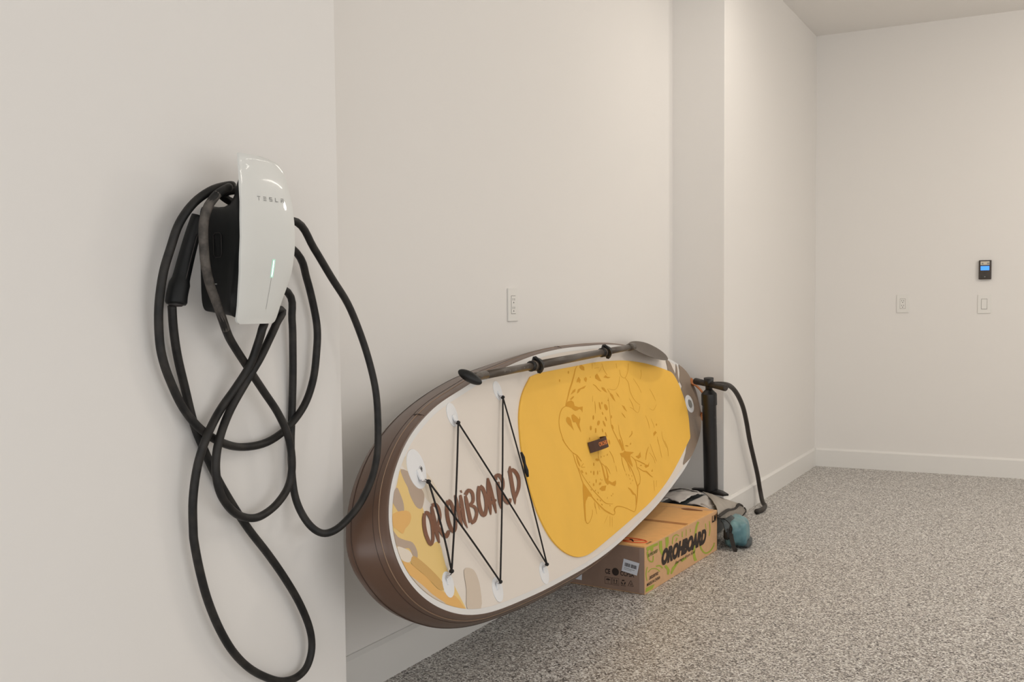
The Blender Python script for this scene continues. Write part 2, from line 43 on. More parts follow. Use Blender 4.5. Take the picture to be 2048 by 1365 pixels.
'0.1758],[0.197,0.166],[0.1906,0.1592]],[[0.2147,0.1824],[0.2088,0.1754],[0.2005,0.1656],[0.1946,0.1587]]],[[[0.2175,0.1589],[0.2134,0.1527],[0.2077,0.1435],[0.2014,0.1348],[0.1955,0.1262],[0.1885,0.1173],[0.184,0.1113]],[[0.2208,0.1586],[0.2189,0.1522],[0.2155,0.1429],[0.2112,0.1338],[0.2031,0.1252],[0.1938,0.1166],[0.1872,0.1108]]],[[[0.3981,0.1528],[0.3927,0.1433],[0.3846,0.1291],[0.3756,0.1135],[0.3646,0.0954],[0.3522,0.075],[0.3429,0.0582],[0.3373,0.0468],[0.3343,0.038],[0.3336,0.0295],[0.3359,0.0202],[0.3405,0.0106],[0.3457,0.0009],[0.3509,-0.0092],[0.357,-0.02],[0.3631,-0.0315],[0.3697,-0.0458],[0.3769,-0.0616],[0.3816,-0.0724]],[[0.4017,0.1525],[0.3966,0.143],[0.3888,0.1288],[0.3801,0.1131],[0.3694,0.095],[0.3572,0.0745],[0.3481,0.0577],[0.3437,0.0463],[0.342,0.0376],[0.3425,0.0292],[0.3447,0.0201],[0.3493,0.0106],[0.3545,0.001],[0.3603,-0.0091],[0.367,-0.02],[0.3737,-0.0315],[0.3816,-0.046],[0.39,-0.0618],[0.3959,-0.0727]]],[[[0.4289,0.0285],[0.423,0.0201],[0.4151,0.0075],[0.4098,-0.0051],[0.4097,-0.0172],[0.4122,-0.0299],[0.4127,-0.0418],[0.409,-0.054],[0.4032,-0.0663],[0.399,-0.0746]],[[0.4325,0.0281],[0.4278,0.0195],[0.4211,0.0069],[0.4171,-0.0056],[0.4183,-0.0176],[0.422,-0.0304],[0.4237,-0.0426],[0.4211,-0.0552],[0.4166,-0.0678],[0.4135,-0.0762]]],[[[0.4404,0.2995],[0.4406,0.2923],[0.4412,0.2818],[0.4441,0.2717],[0.4516,0.2618],[0.4617,0.2518],[0.4688,0.2451]],[[0.4459,0.2995],[0.4461,0.2924],[0.4467,0.2819],[0.4496,0.272],[0.4567,0.2623],[0.4665,0.2523],[0.4733,0.2455]]],[[[0.7924,0.2689],[0.7828,0.2595],[0.7684,0.2459],[0.7525,0.2341],[0.7342,0.2244],[0.7133,0.2158],[0.6953,0.2117],[0.6794,0.213],[0.6629,0.2184],[0.6522,0.2252],[0.6503,0.2342],[0.654,0.2452],[0.6571,0.2529]],[[0.7968,0.2684],[0.7875,0.259],[0.7733,0.2452],[0.7574,0.2332],[0.7387,0.2233],[0.7172,0.2144],[0.6967,0.2099],[0.6766,0.2115],[0.6589,0.2175],[0.6477,0.2248],[0.6459,0.2343],[0.65,0.2454],[0.6534,0.2531]]],[[[0.6935,0.2104],[0.7016,0.2043],[0.713,0.1952],[0.7199,0.1855],[0.7185,0.175],[0.7127,0.1631],[0.7094,0.1515],[0.7106,0.1401],[0.7141,0.1285],[0.7194,0.1181],[0.7266,0.1087],[0.7359,0.0999],[0.7467,0.092],[0.7611,0.0842],[0.7775,0.0768],[0.7887,0.0719]],[[0.6986,0.2111],[0.7068,0.205],[0.7183,0.1957],[0.7255,0.1855],[0.724,0.1747],[0.7183,0.1627],[0.715,0.1513],[0.7162,0.1401],[0.7197,0.1286],[0.7249,0.1183],[0.7317,0.1091],[0.7405,0.1004],[0.7508,0.0927],[0.7648,0.085],[0.781,0.0777],[0.7922,0.0728]]],[[[0.6276,0.2241],[0.6192,0.2167],[0.6067,0.2059],[0.5922,0.1965],[0.5749,0.189],[0.5545,0.1822],[0.5358,0.1779],[0.5198,0.1765],[0.504,0.177],[0.4883,0.1786],[0.4701,0.1815],[0.4512,0.1855],[0.4384,0.1883]],[[0.6311,0.2237],[0.6231,0.2162],[0.6108,0.2053],[0.5963,0.1957],[0.5786,0.188],[0.5578,0.1811],[0.5382,0.1766],[0.5205,0.175],[0.5033,0.1756],[0.4867,0.1772],[0.468,0.1803],[0.449,0.1844],[0.4363,0.1873]]],[[[0.9284,0.2253],[0.9269,0.2194],[0.9244,0.2109],[0.9191,0.2031],[0.9085,0.1959],[0.8944,0.1887],[0.8845,0.1839]],[[0.932,0.2251],[0.9309,0.2193],[0.9286,0.2107],[0.9234,0.2025],[0.9121,0.1951],[0.8976,0.1879],[0.8875,0.1831]]],[[[0.7986,0.1962],[0.8097,0.1846],[0.8258,0.1676],[0.8382,0.1524],[0.8449,0.1402],[0.8487,0.1289],[0.851,0.1215]],[[0.8021,0.1966],[0.8135,0.185],[0.8299,0.1679],[0.8427,0.1527],[0.8491,0.1403],[0.8526,0.129],[0.8546,0.1215]]],[[[0.9717,0.1262],[0.9783,0.1154],[0.9879,0.0996],[0.9953,0.086],[0.9999,0.0758],[1.0028,0.067],[1.0047,0.0612]],[[0.9744,0.1264],[0.9815,0.1156],[0.9917,0.0998],[0.9998,0.0861],[1.0038,0.0758],[1.0061,0.067],[1.0074,0.0612]]],[[[0.6705,0.1178],[0.6752,0.1117],[0.6821,0.1026],[0.6873,0.0934],[0.6899,0.0831],[0.6911,0.072],[0.6918,0.0643]],[[0.6741,0.118],[0.6794,0.112],[0.687,0.1029],[0.6928,0.0935],[0.6949,0.083],[0.6954,0.0718],[0.6955,0.0642]]],[[[0.6461,0.0793],[0.6529,0.0772],[0.6633,0.0739],[0.6761,0.069],[0.693,0.0597],[0.7136,0.048],[0.7345,0.0422],[0.7553,0.0477],[0.775,0.0592],[0.7883,0.0676]],[[0.649,0.0804],[0.6561,0.0783],[0.667,0.075],[0.6806,0.07],[0.6972,0.0604],[0.71'
'69,0.0488],[0.7342,0.0434],[0.7523,0.0485],[0.7718,0.0599],[0.785,0.0683]]],[[[0.8198,0.0175],[0.8228,0.0086],[0.8269,-0.0044],[0.8292,-0.0165],[0.8285,-0.0273],[0.8261,-0.0379],[0.8244,-0.045]],[[0.8235,0.0175],[0.8267,0.0086],[0.8311,-0.0045],[0.8338,-0.0167],[0.8328,-0.0276],[0.8301,-0.0382],[0.828,-0.0453]]],[[[0.5822,-0.0194],[0.5793,-0.0226],[0.5752,-0.027],[0.5681,-0.0304],[0.5546,-0.0336],[0.5353,-0.0367],[0.5218,-0.0389]],[[0.5878,-0.02],[0.5873,-0.0235],[0.5854,-0.0286],[0.5784,-0.0336],[0.5613,-0.0369],[0.5404,-0.0395],[0.5258,-0.0411]]],[[[0.9699,-0.0848],[0.9651,-0.0911],[0.9585,-0.1008],[0.9555,-0.1127],[0.9594,-0.1293],[0.967,-0.149],[0.9725,-0.1626]],[[0.9725,-0.0852],[0.968,-0.0915],[0.9617,-0.1012],[0.9591,-0.1129],[0.963,-0.1294],[0.9706,-0.1491],[0.9761,-0.1627]]],[[[0.8911,-0.0951],[0.8895,-0.1103],[0.8872,-0.1319],[0.8856,-0.147]],[[0.8938,-0.0954],[0.8922,-0.1105],[0.89,-0.1321],[0.8884,-0.1473]]],[[[0.3191,0.3097],[0.3136,0.3032],[0.3056,0.2941],[0.3001,0.2876]],[[0.3234,0.3093],[0.3175,0.3029],[0.3093,0.2937],[0.3035,0.2873]]],[[[0.3293,0.2872],[0.3475,0.2865],[0.3736,0.2856],[0.3922,0.2849]],[[0.33,0.2889],[0.3482,0.2881],[0.3743,0.2871],[0.3928,0.2863]]],[[[0.6313,0.2836],[0.6286,0.2773],[0.6248,0.2685],[0.6221,0.2623]],[[0.6359,0.2834],[0.6333,0.2772],[0.6295,0.2683],[0.6268,0.2621]]],[[[0.3786,0.2685],[0.3848,0.27],[0.3941,0.2724],[0.4038,0.2753],[0.4145,0.2795],[0.4261,0.2845],[0.434,0.288]],[[0.3764,0.2694],[0.3826,0.2709],[0.3917,0.2732],[0.4011,0.2761],[0.4119,0.2802],[0.4237,0.2851],[0.4318,0.2885]]],[[[1.0011,0.0452],[0.9866,0.0392],[0.9654,0.0309],[0.9467,0.0267],[0.9303,0.029],[0.9129,0.0351],[0.9008,0.0396]],[[1.0032,0.0445],[0.9892,0.0384],[0.9682,0.0298],[0.9478,0.0251],[0.9283,0.0279],[0.9106,0.0343],[0.8989,0.039]]],[[[0.878,-0.0073],[0.8815,-0.0161],[0.8865,-0.0287],[0.8899,-0.0389],[0.8905,-0.045],[0.8896,-0.0492],[0.8889,-0.0518]],[[0.8807,-0.0073],[0.8845,-0.0161],[0.8898,-0.0287],[0.8935,-0.039],[0.8939,-0.0452],[0.8927,-0.0494],[0.8917,-0.0521]]],[[[-0.2463,0.0673],[-0.2406,0.06],[-0.232,0.0492],[-0.222,0.0384],[-0.2103,0.0276],[-0.1965,0.0162],[-0.1835,0.0066],[-0.1713,-0.0001],[-0.1595,-0.0051],[-0.1496,-0.0107],[-0.139,-0.0197],[-0.1288,-0.0303],[-0.1219,-0.0377]],[[-0.2407,0.0676],[-0.235,0.0603],[-0.2264,0.0496],[-0.2164,0.0389],[-0.2044,0.0282],[-0.1903,0.017],[-0.1771,0.0076],[-0.1649,0.0016],[-0.1523,-0.0032],[-0.1403,-0.0094],[-0.1295,-0.019],[-0.1196,-0.0298],[-0.1131,-0.0373]]],[[[-0.181,0.0042],[-0.1817,-0.0043],[-0.1824,-0.0169],[-0.182,-0.0296],[-0.1795,-0.0418],[-0.1758,-0.0548],[-0.1728,-0.0679],[-0.1718,-0.0816],[-0.1713,-0.0963],[-0.1676,-0.1113],[-0.1596,-0.1274],[-0.148,-0.1446],[-0.1351,-0.1609],[-0.1199,-0.1761],[-0.1026,-0.1913],[-0.0852,-0.2055],[-0.0676,-0.2197],[-0.0489,-0.234],[-0.0309,-0.2464],[-0.0118,-0.2573],[0.0074,-0.2667],[0.0202,-0.2729]],[[-0.1765,0.0039],[-0.1762,-0.0047],[-0.1758,-0.0173],[-0.1745,-0.03],[-0.172,-0.0421],[-0.1683,-0.0551],[-0.1652,-0.0684],[-0.1643,-0.0821],[-0.1638,-0.0968],[-0.1601,-0.1116],[-0.1508,-0.1274],[-0.1377,-0.1445],[-0.1235,-0.1606],[-0.1089,-0.1756],[-0.0922,-0.1906],[-0.0753,-0.2048],[-0.0574,-0.219],[-0.0383,-0.2331],[-0.0203,-0.2451],[-0.0012,-0.2554],[0.0183,-0.2644],[0.0319,-0.2704]]],[[[-0.2258,-0.2135],[-0.2316,-0.2207],[-0.2398,-0.2312],[-0.2446,-0.2399],[-0.2443,-0.2461],[-0.2406,-0.2512],[-0.2328,-0.2546],[-0.222,-0.2552],[-0.2098,-0.2537],[-0.1974,-0.2508],[-0.1836,-0.2462],[-0.1686,-0.2401],[-0.1571,-0.2343],[-0.1504,-0.2288],[-0.1468,-0.2235],[-0.1448,-0.2199]],[[-0.2201,-0.2147],[-0.2259,-0.2219],[-0.234,-0.2323],[-0.2387,-0.2409],[-0.2385,-0.2465],[-0.2354,-0.2508],[-0.2314,-0.2527],[-0.2243,-0.2531],[-0.2129,-0.2519],[-0.2007,-0.2493],[-0.187,-0.2449],[-0.172,-0.2389],[-0.1605,-0.2333],[-0.1538,-0.228],[-0.15,-0.2228],[-0.1477,-0.2193]]],[[[-0.1786,-0.1764],[-0.1717,-0.1738],[-0.1616,-0.1701],[-0.1517,-0.1683],[-0.1402,-0.1698],[-0.1263,-0.1731],[-0.1165,-0.1756]],[[-0.1834,-0.1747],[-0.1763,-0.1'
'72],[-0.1655,-0.1683],[-0.1533,-0.1664],[-0.139,-0.1681],[-0.1244,-0.1717],[-0.1146,-0.1743]]],[[[-0.1574,-0.0112],[-0.1584,-0.0181],[-0.1591,-0.0283],[-0.1596,-0.037],[-0.1566,-0.0434],[-0.1535,-0.0487],[-0.1509,-0.0521]],[[-0.1513,-0.0115],[-0.1488,-0.0186],[-0.1458,-0.029],[-0.1429,-0.0378],[-0.1429,-0.0439],[-0.1429,-0.049],[-0.1433,-0.0524]]],[[[-0.1355,-0.0586],[-0.1246,-0.0603],[-0.109,-0.0629],[-0.0979,-0.0647]],[[-0.1334,-0.0561],[-0.1227,-0.0582],[-0.1074,-0.0611],[-0.0966,-0.0632]]],[[[-0.1357,-0.0562],[-0.1252,-0.0544],[-0.1103,-0.0517],[-0.0996,-0.0499]],[[-0.1385,-0.0547],[-0.1283,-0.0527],[-0.1136,-0.0499],[-0.1033,-0.0478]]],[[[-0.1681,-0.0546],[-0.1614,-0.0658],[-0.1511,-0.0826],[-0.1388,-0.0996],[-0.1238,-0.1171],[-0.1059,-0.1359],[-0.0895,-0.1523],[-0.0759,-0.1648],[-0.0629,-0.1756],[-0.0489,-0.1866],[-0.0324,-0.2003],[-0.0137,-0.2153],[0.0074,-0.2278],[0.0355,-0.2367],[0.0665,-0.2432],[0.0876,-0.2473]],[[-0.1637,-0.0546],[-0.1569,-0.0658],[-0.1466,-0.0825],[-0.1344,-0.0995],[-0.119,-0.1169],[-0.1006,-0.1357],[-0.0837,-0.152],[-0.0697,-0.1644],[-0.0563,-0.1751],[-0.0417,-0.1861],[-0.0252,-0.1999],[-0.0067,-0.2147],[0.0131,-0.2264],[0.0385,-0.2348],[0.0681,-0.2414],[0.0889,-0.2458]]],[[[0.0221,-0.2726],[0.032,-0.2767],[0.0466,-0.2826],[0.0606,-0.2867],[0.0728,-0.2871],[0.0819,-0.2852],[0.0879,-0.2823],[0.0897,-0.2785],[0.0888,-0.2742],[0.0919,-0.2717],[0.1002,-0.2692],[0.1135,-0.2672],[0.1292,-0.2678],[0.1517,-0.2722],[0.1806,-0.28],[0.2086,-0.2885],[0.2355,-0.2985],[0.263,-0.3099],[0.2846,-0.3188],[0.2977,-0.3242],[0.3066,-0.3275],[0.3168,-0.3289],[0.3272,-0.3285],[0.3371,-0.326],[0.3492,-0.3209],[0.3669,-0.3118],[0.3881,-0.2995],[0.4061,-0.2883],[0.4192,-0.279],[0.4297,-0.2703],[0.4391,-0.2627],[0.448,-0.2558],[0.456,-0.2497],[0.4641,-0.2457],[0.473,-0.2435],[0.484,-0.2425],[0.4921,-0.2418]],[[0.0299,-0.2707],[0.039,-0.2749],[0.0521,-0.2807],[0.0623,-0.2841],[0.0688,-0.2843],[0.0762,-0.283],[0.0814,-0.2809],[0.0807,-0.2776],[0.0775,-0.2728],[0.0799,-0.2681],[0.0913,-0.2649],[0.1082,-0.2628],[0.1298,-0.2638],[0.1554,-0.2694],[0.1848,-0.2779],[0.2126,-0.287],[0.2402,-0.2973],[0.2678,-0.3088],[0.2895,-0.3176],[0.3025,-0.3229],[0.3095,-0.3256],[0.3149,-0.3264],[0.3223,-0.3261],[0.3309,-0.3239],[0.3424,-0.319],[0.3593,-0.3098],[0.3798,-0.2974],[0.3971,-0.2861],[0.4093,-0.2768],[0.4191,-0.268],[0.4278,-0.2603],[0.4354,-0.2532],[0.4424,-0.2466],[0.4509,-0.2415],[0.4645,-0.2391],[0.4786,-0.2386],[0.4878,-0.2385]]],[[[0.3197,-0.2275],[0.325,-0.2311],[0.3329,-0.2362],[0.3398,-0.2415],[0.3449,-0.2475],[0.35,-0.2546],[0.3565,-0.2616],[0.3697,-0.2667],[0.3805,-0.2697],[0.3861,-0.2748],[0.3793,-0.2859],[0.3659,-0.2999],[0.3563,-0.3096]],[[0.3273,-0.2265],[0.3347,-0.2298],[0.3453,-0.235],[0.3553,-0.2409],[0.3631,-0.2475],[0.3701,-0.2546],[0.3765,-0.2602],[0.3826,-0.2639],[0.3929,-0.2689],[0.3958,-0.276],[0.3887,-0.2877],[0.3752,-0.3018],[0.3656,-0.3115]]],[[[0.0762,-0.0685],[0.0785,-0.0734],[0.082,-0.0806],[0.084,-0.0879],[0.0836,-0.095],[0.0818,-0.1027],[0.0799,-0.111],[0.0783,-0.121],[0.0765,-0.1319],[0.0752,-0.1403],[0.0742,-0.1452],[0.0737,-0.148],[0.073,-0.1496]],[[0.0828,-0.0685],[0.0868,-0.0734],[0.0921,-0.0808],[0.0959,-0.0886],[0.0967,-0.0961],[0.096,-0.1042],[0.0952,-0.1125],[0.0947,-0.1226],[0.094,-0.1336],[0.0939,-0.142],[0.0951,-0.1469],[0.0968,-0.1495],[0.0984,-0.1511]]],[[[0.0918,-0.0835],[0.1004,-0.0886],[0.1124,-0.0961],[0.1208,-0.1033],[0.1219,-0.1099],[0.1197,-0.1169],[0.1172,-0.1237],[0.1148,-0.1311],[0.1119,-0.1385],[0.1095,-0.1436]],[[0.0975,-0.0827],[0.1061,-0.0878],[0.1185,-0.0955],[0.1275,-0.1033],[0.1311,-0.1106],[0.1313,-0.1181],[0.131,-0.1252],[0.1309,-0.1328],[0.1303,-0.1407],[0.1302,-0.146]]],[[[0.1265,-0.0983],[0.132,-0.1031],[0.1401,-0.1103],[0.1462,-0.1171],[0.1504,-0.124],[0.1532,-0.1314],[0.1552,-0.1364]],[[0.1313,-0.0979],[0.1378,-0.1027],[0.1471,-0.1099],[0.1546,-0.1171],[0.1574,-0.1243],[0.1584,-0.1317],[0.1587,-0.1366]]],[[[0.094,-0.029],[0.088,-0.0362],[0.0796,-0.0467],[0.0741,-0.05'
'57],[0.0738,-0.0625],[0.0761,-0.0681],[0.0779,-0.0717]],[[0.0981,-0.0296],[0.0924,-0.0369],[0.0843,-0.0474],[0.0792,-0.0563],[0.0794,-0.0627],[0.0823,-0.0682],[0.0846,-0.0718]]],[[[0.222,-0.0533],[0.2274,-0.0605],[0.2352,-0.0712],[0.2402,-0.081],[0.2413,-0.0901],[0.24,-0.0992],[0.239,-0.1053]],[[0.2273,-0.0532],[0.2333,-0.0604],[0.2417,-0.0712],[0.2475,-0.0813],[0.2477,-0.0907],[0.2454,-0.0997],[0.2435,-0.1058]]],[[[0.2469,-0.119],[0.2447,-0.1259],[0.2416,-0.1357],[0.2394,-0.1425]],[[0.2505,-0.1195],[0.2486,-0.1264],[0.2459,-0.1362],[0.244,-0.1431]]],[[[0.3767,-0.1084],[0.3838,-0.116],[0.394,-0.1271],[0.4037,-0.1383],[0.4127,-0.1489],[0.4217,-0.1601],[0.4292,-0.1711],[0.4342,-0.1826],[0.438,-0.1945],[0.4408,-0.2053],[0.4414,-0.2148],[0.4411,-0.2237],[0.4406,-0.2312],[0.4413,-0.238],[0.4418,-0.2438],[0.4422,-0.2476]],[[0.3953,-0.1081],[0.4012,-0.1157],[0.4103,-0.127],[0.4188,-0.1383],[0.4261,-0.149],[0.4333,-0.1603],[0.4389,-0.1715],[0.4434,-0.1831],[0.4466,-0.1951],[0.4487,-0.2059],[0.4507,-0.2156],[0.4517,-0.2247],[0.4526,-0.2324],[0.4526,-0.2391],[0.4524,-0.2448],[0.4522,-0.2486]]],[[[0.3451,-0.1016],[0.3427,-0.1094],[0.3392,-0.1209],[0.3371,-0.132],[0.3381,-0.1429],[0.3405,-0.1539],[0.3423,-0.1614]],[[0.3527,-0.1025],[0.3503,-0.1103],[0.3468,-0.1217],[0.3447,-0.1327],[0.3448,-0.1434],[0.3461,-0.1543],[0.3471,-0.1617]]],[[[0.3954,-0.1167],[0.3976,-0.1267],[0.4007,-0.1412],[0.4032,-0.1533],[0.4052,-0.1619],[0.4066,-0.1687],[0.4077,-0.1732]],[[0.4031,-0.1172],[0.4053,-0.1272],[0.4085,-0.1417],[0.411,-0.1539],[0.4117,-0.1623],[0.4118,-0.1691],[0.4116,-0.1735]]],[[[0.4736,-0.1176],[0.4853,-0.1244],[0.5019,-0.1343],[0.5126,-0.1438],[0.5142,-0.1528],[0.5106,-0.1627],[0.5087,-0.172],[0.5117,-0.1807],[0.5166,-0.1889],[0.5193,-0.1969],[0.5186,-0.2052],[0.516,-0.2138],[0.5116,-0.2214],[0.5039,-0.2285],[0.494,-0.2351],[0.4872,-0.2395]],[[0.4803,-0.1167],[0.4932,-0.1234],[0.5116,-0.1335],[0.5245,-0.1439],[0.525,-0.1539],[0.52,-0.1638],[0.5168,-0.1728],[0.5191,-0.181],[0.5233,-0.1893],[0.5254,-0.1974],[0.5247,-0.2059],[0.522,-0.2147],[0.5175,-0.2225],[0.5096,-0.2297],[0.4997,-0.2364],[0.4928,-0.2408]]],[[[0.5021,-0.1357],[0.5168,-0.1408],[0.5386,-0.1484],[0.5604,-0.1562],[0.5839,-0.1651],[0.6089,-0.1748],[0.6258,-0.1815]],[[0.5072,-0.1341],[0.5227,-0.139],[0.5455,-0.1463],[0.5684,-0.154],[0.5925,-0.1628],[0.618,-0.1724],[0.6354,-0.179]]],[[[0.5193,-0.1746],[0.5332,-0.1819],[0.5537,-0.1925],[0.5732,-0.2014],[0.5898,-0.2067],[0.6046,-0.2102],[0.6148,-0.2138],[0.6267,-0.2201],[0.6389,-0.2286],[0.6504,-0.2361],[0.6622,-0.2419],[0.6732,-0.2466],[0.6808,-0.2496]],[[0.5258,-0.1737],[0.5402,-0.1809],[0.5611,-0.1913],[0.5799,-0.1996],[0.5954,-0.2034],[0.6118,-0.206],[0.6294,-0.2107],[0.6424,-0.2187],[0.6532,-0.2277],[0.6623,-0.235],[0.6712,-0.2406],[0.6798,-0.2454],[0.6853,-0.2487]]],[[[0.7428,-0.1179],[0.7275,-0.1231],[0.7056,-0.1309],[0.6861,-0.1389],[0.6727,-0.148],[0.6613,-0.1576],[0.6541,-0.1641]],[[0.7468,-0.1192],[0.7334,-0.125],[0.7136,-0.1333],[0.6966,-0.1416],[0.6819,-0.15],[0.6687,-0.1591],[0.6597,-0.1653]]],[[[0.3781,-0.0282],[0.3792,-0.0351],[0.381,-0.0453],[0.3826,-0.0547],[0.3819,-0.0633],[0.3809,-0.0717],[0.3794,-0.0774]],[[0.3974,-0.0289],[0.3998,-0.0359],[0.403,-0.0461],[0.4059,-0.0557],[0.4103,-0.0647],[0.4147,-0.0734],[0.4184,-0.0794]]],[[[0.8837,-0.1073],[0.8845,-0.1158],[0.8854,-0.1286],[0.8848,-0.1428],[0.8812,-0.1602],[0.876,-0.1799],[0.8723,-0.1934]],[[0.8876,-0.1075],[0.8884,-0.1161],[0.8893,-0.1289],[0.8887,-0.1431],[0.8851,-0.1606],[0.8799,-0.1804],[0.8762,-0.1939]]],[[[0.9719,-0.1295],[0.9757,-0.1393],[0.9807,-0.1535],[0.9822,-0.1672],[0.9769,-0.1804],[0.968,-0.1937],[0.9615,-0.2027]],[[0.9757,-0.1296],[0.9795,-0.1393],[0.9846,-0.1537],[0.9861,-0.1675],[0.981,-0.1809],[0.9724,-0.1944],[0.9662,-0.2035]]],[[[-0.1022,-0.1978],[-0.1062,-0.2111],[-0.1118,-0.2301],[-0.1158,-0.2434]],[[-0.0991,-0.1982],[-0.1033,-0.2116],[-0.1093,-0.2305],[-0.1135,-0.2437]]],[[[-0.1136,-0.2011],[-0.1137,-0.2069],[-0.1139,-0.2152],[-0.114,-0.2'
'21]],[[-0.1113,-0.2014],[-0.1111,-0.2072],[-0.111,-0.2155],[-0.1109,-0.2214]]],[[[-0.0753,-0.2179],[-0.0746,-0.2231],[-0.0736,-0.2304],[-0.0728,-0.2356]],[[-0.0722,-0.2182],[-0.0717,-0.2234],[-0.0709,-0.2307],[-0.0704,-0.2359]]],[[[0.0157,-0.2811],[0.0059,-0.2918],[-0.0079,-0.3069],[-0.0176,-0.3174]],[[0.0181,-0.2817],[0.008,-0.2923],[-0.0061,-0.3073],[-0.0161,-0.3178]]],[[[-0.0054,-0.2733],[-0.0239,-0.2786],[-0.0499,-0.286],[-0.068,-0.2912]],[[-0.0035,-0.2741],[-0.0222,-0.2793],[-0.0485,-0.2866],[-0.0668,-0.2917]]],[[[0.0373,-0.2889],[0.0281,-0.2989],[0.015,-0.313],[0.0059,-0.3229]],[[0.0397,-0.2894],[0.0302,-0.2994],[0.0168,-0.3134],[0.0074,-0.3233]]],[[[0.6835,-0.2646],[0.675,-0.2768],[0.6629,-0.294],[0.6544,-0.3061]],[[0.6864,-0.2651],[0.6779,-0.2773],[0.6658,-0.2945],[0.6573,-0.3066]]],[[[0.7218,-0.272],[0.7118,-0.279],[0.6975,-0.2889],[0.6874,-0.2958]],[[0.7246,-0.2727],[0.7145,-0.2797],[0.7003,-0.2896],[0.6902,-0.2965]]],[[[0.731,-0.144],[0.7411,-0.153],[0.7556,-0.166],[0.7656,-0.1776],[0.7682,-0.1871],[0.767,-0.1958],[0.7658,-0.2016]],[[0.7337,-0.1438],[0.7442,-0.1528],[0.759,-0.1659],[0.7694,-0.1777],[0.7719,-0.1874],[0.7703,-0.1962],[0.7688,-0.202]]],[[[0.7734,-0.1097],[0.7756,-0.123],[0.779,-0.1424],[0.7825,-0.1598],[0.7862,-0.1742],[0.7903,-0.1875],[0.793,-0.1964]],[[0.7763,-0.1099],[0.7786,-0.1232],[0.782,-0.1426],[0.7854,-0.1599],[0.7892,-0.1743],[0.7932,-0.1876],[0.796,-0.1965]]]],"art_p":[[[-0.1059,0.186],[-0.0858,0.1916],[-0.0425,0.192],[-0.0223,0.1828],[-0.0228,0.1678],[0.017,0.1575],[0.0641,0.1545],[0.0409,0.1324],[0.0371,0.1426],[0.0191,0.1503],[-0.0036,0.1477],[-0.0312,0.1484],[-0.0487,0.156],[-0.065,0.1648],[-0.0904,0.172],[-0.1139,0.1762]],[[-0.1495,0.1328],[-0.1333,0.1386],[-0.111,0.133],[-0.1015,0.121],[-0.1065,0.1056],[-0.1036,0.0811],[-0.1264,0.1003],[-0.1446,0.1109],[-0.1539,0.1227]],[[-0.0839,0.1375],[-0.062,0.1401],[-0.0343,0.1256],[-0.0173,0.1124],[0.0006,0.1238],[-0.0026,0.1105],[-0.0282,0.0948],[-0.035,0.063],[-0.0509,0.087],[-0.058,0.107],[-0.0864,0.1109],[-0.0904,0.1249]],[[0.1625,0.3139],[0.1847,0.3149],[0.2099,0.3041],[0.2012,0.289],[0.1687,0.2962],[0.1557,0.3059]],[[0.0845,0.2614],[0.1137,0.2713],[0.1269,0.2573],[0.1081,0.2451],[0.0971,0.2518],[0.073,0.2528]],[[0.1708,0.2588],[0.1965,0.2635],[0.2057,0.254],[0.1821,0.2419],[0.1679,0.2505]],[[0.3113,0.2571],[0.3454,0.2644],[0.3576,0.2469],[0.3729,0.2275],[0.344,0.2318],[0.3058,0.2459]],[[0.413,0.2401],[0.4486,0.2474],[0.4646,0.2383],[0.5082,0.232],[0.4684,0.2318]],[[-0.0331,0.2128],[0.0108,0.2272],[0.0411,0.2295],[0.0288,0.2197],[-0.0071,0.2154]],[[0.0411,0.2101],[0.0653,0.2242],[0.1091,0.2266],[0.1718,0.2301],[0.138,0.2207],[0.0959,0.2209],[0.0631,0.2118]],[[0.3518,0.2042],[0.3839,0.1979],[0.3957,0.1847],[0.4,0.1737],[0.3683,0.1861],[0.3499,0.197]],[[0.4335,0.1731],[0.4679,0.1571],[0.473,0.1413],[0.4781,0.1255],[0.4524,0.1406],[0.4385,0.1574]],[[0.5193,0.1637],[0.5388,0.1523],[0.5484,0.1357],[0.529,0.1472]],[[0.5482,0.1033],[0.578,0.0918],[0.5946,0.0663],[0.5675,0.0807]],[[0.8569,-0.073],[0.8877,-0.0664],[0.9033,-0.0772],[0.8498,-0.0866]],[[-0.1639,-0.1114],[-0.1451,-0.1292],[-0.106,-0.174],[-0.1508,-0.1654],[-0.1789,-0.1732],[-0.2005,-0.1883],[-0.2396,-0.2381],[-0.2507,-0.2411],[-0.2204,-0.1868],[-0.1866,-0.1379]],[[0.0775,-0.1488],[0.1288,-0.1404],[0.1145,-0.1558],[0.149,-0.1715],[0.1988,-0.1718],[0.1932,-0.183],[0.1706,-0.1909],[0.1334,-0.1775],[0.1132,-0.1676],[0.0909,-0.1708],[0.0746,-0.1572]],[[-0.0126,-0.1653],[0.0229,-0.162],[0.0734,-0.1689],[0.0451,-0.1841],[0.0081,-0.1782]],[[0.3418,-0.0818],[0.3907,-0.0867],[0.4129,-0.0807],[0.4277,-0.0879],[0.5313,-0.1082],[0.4728,-0.1099],[0.4589,-0.1239],[0.4629,-0.1538],[0.4546,-0.1621],[0.4301,-0.1416],[0.402,-0.1142],[0.3516,-0.0993]],[[0.5354,-0.127],[0.577,-0.1307],[0.6152,-0.1205],[0.6053,-0.1422],[0.5645,-0.1435]],[[0.6306,-0.1802],[0.6663,-0.1901],[0.6965,-0.182],[0.6704,-0.1976],[0.6264,-0.1963],[0.6175,-0.1879]],[[0.6846,-0.224],[0.7147,-0.2161],[0.7037,-0.2276]],[[0.1576,0.0976],[0.'
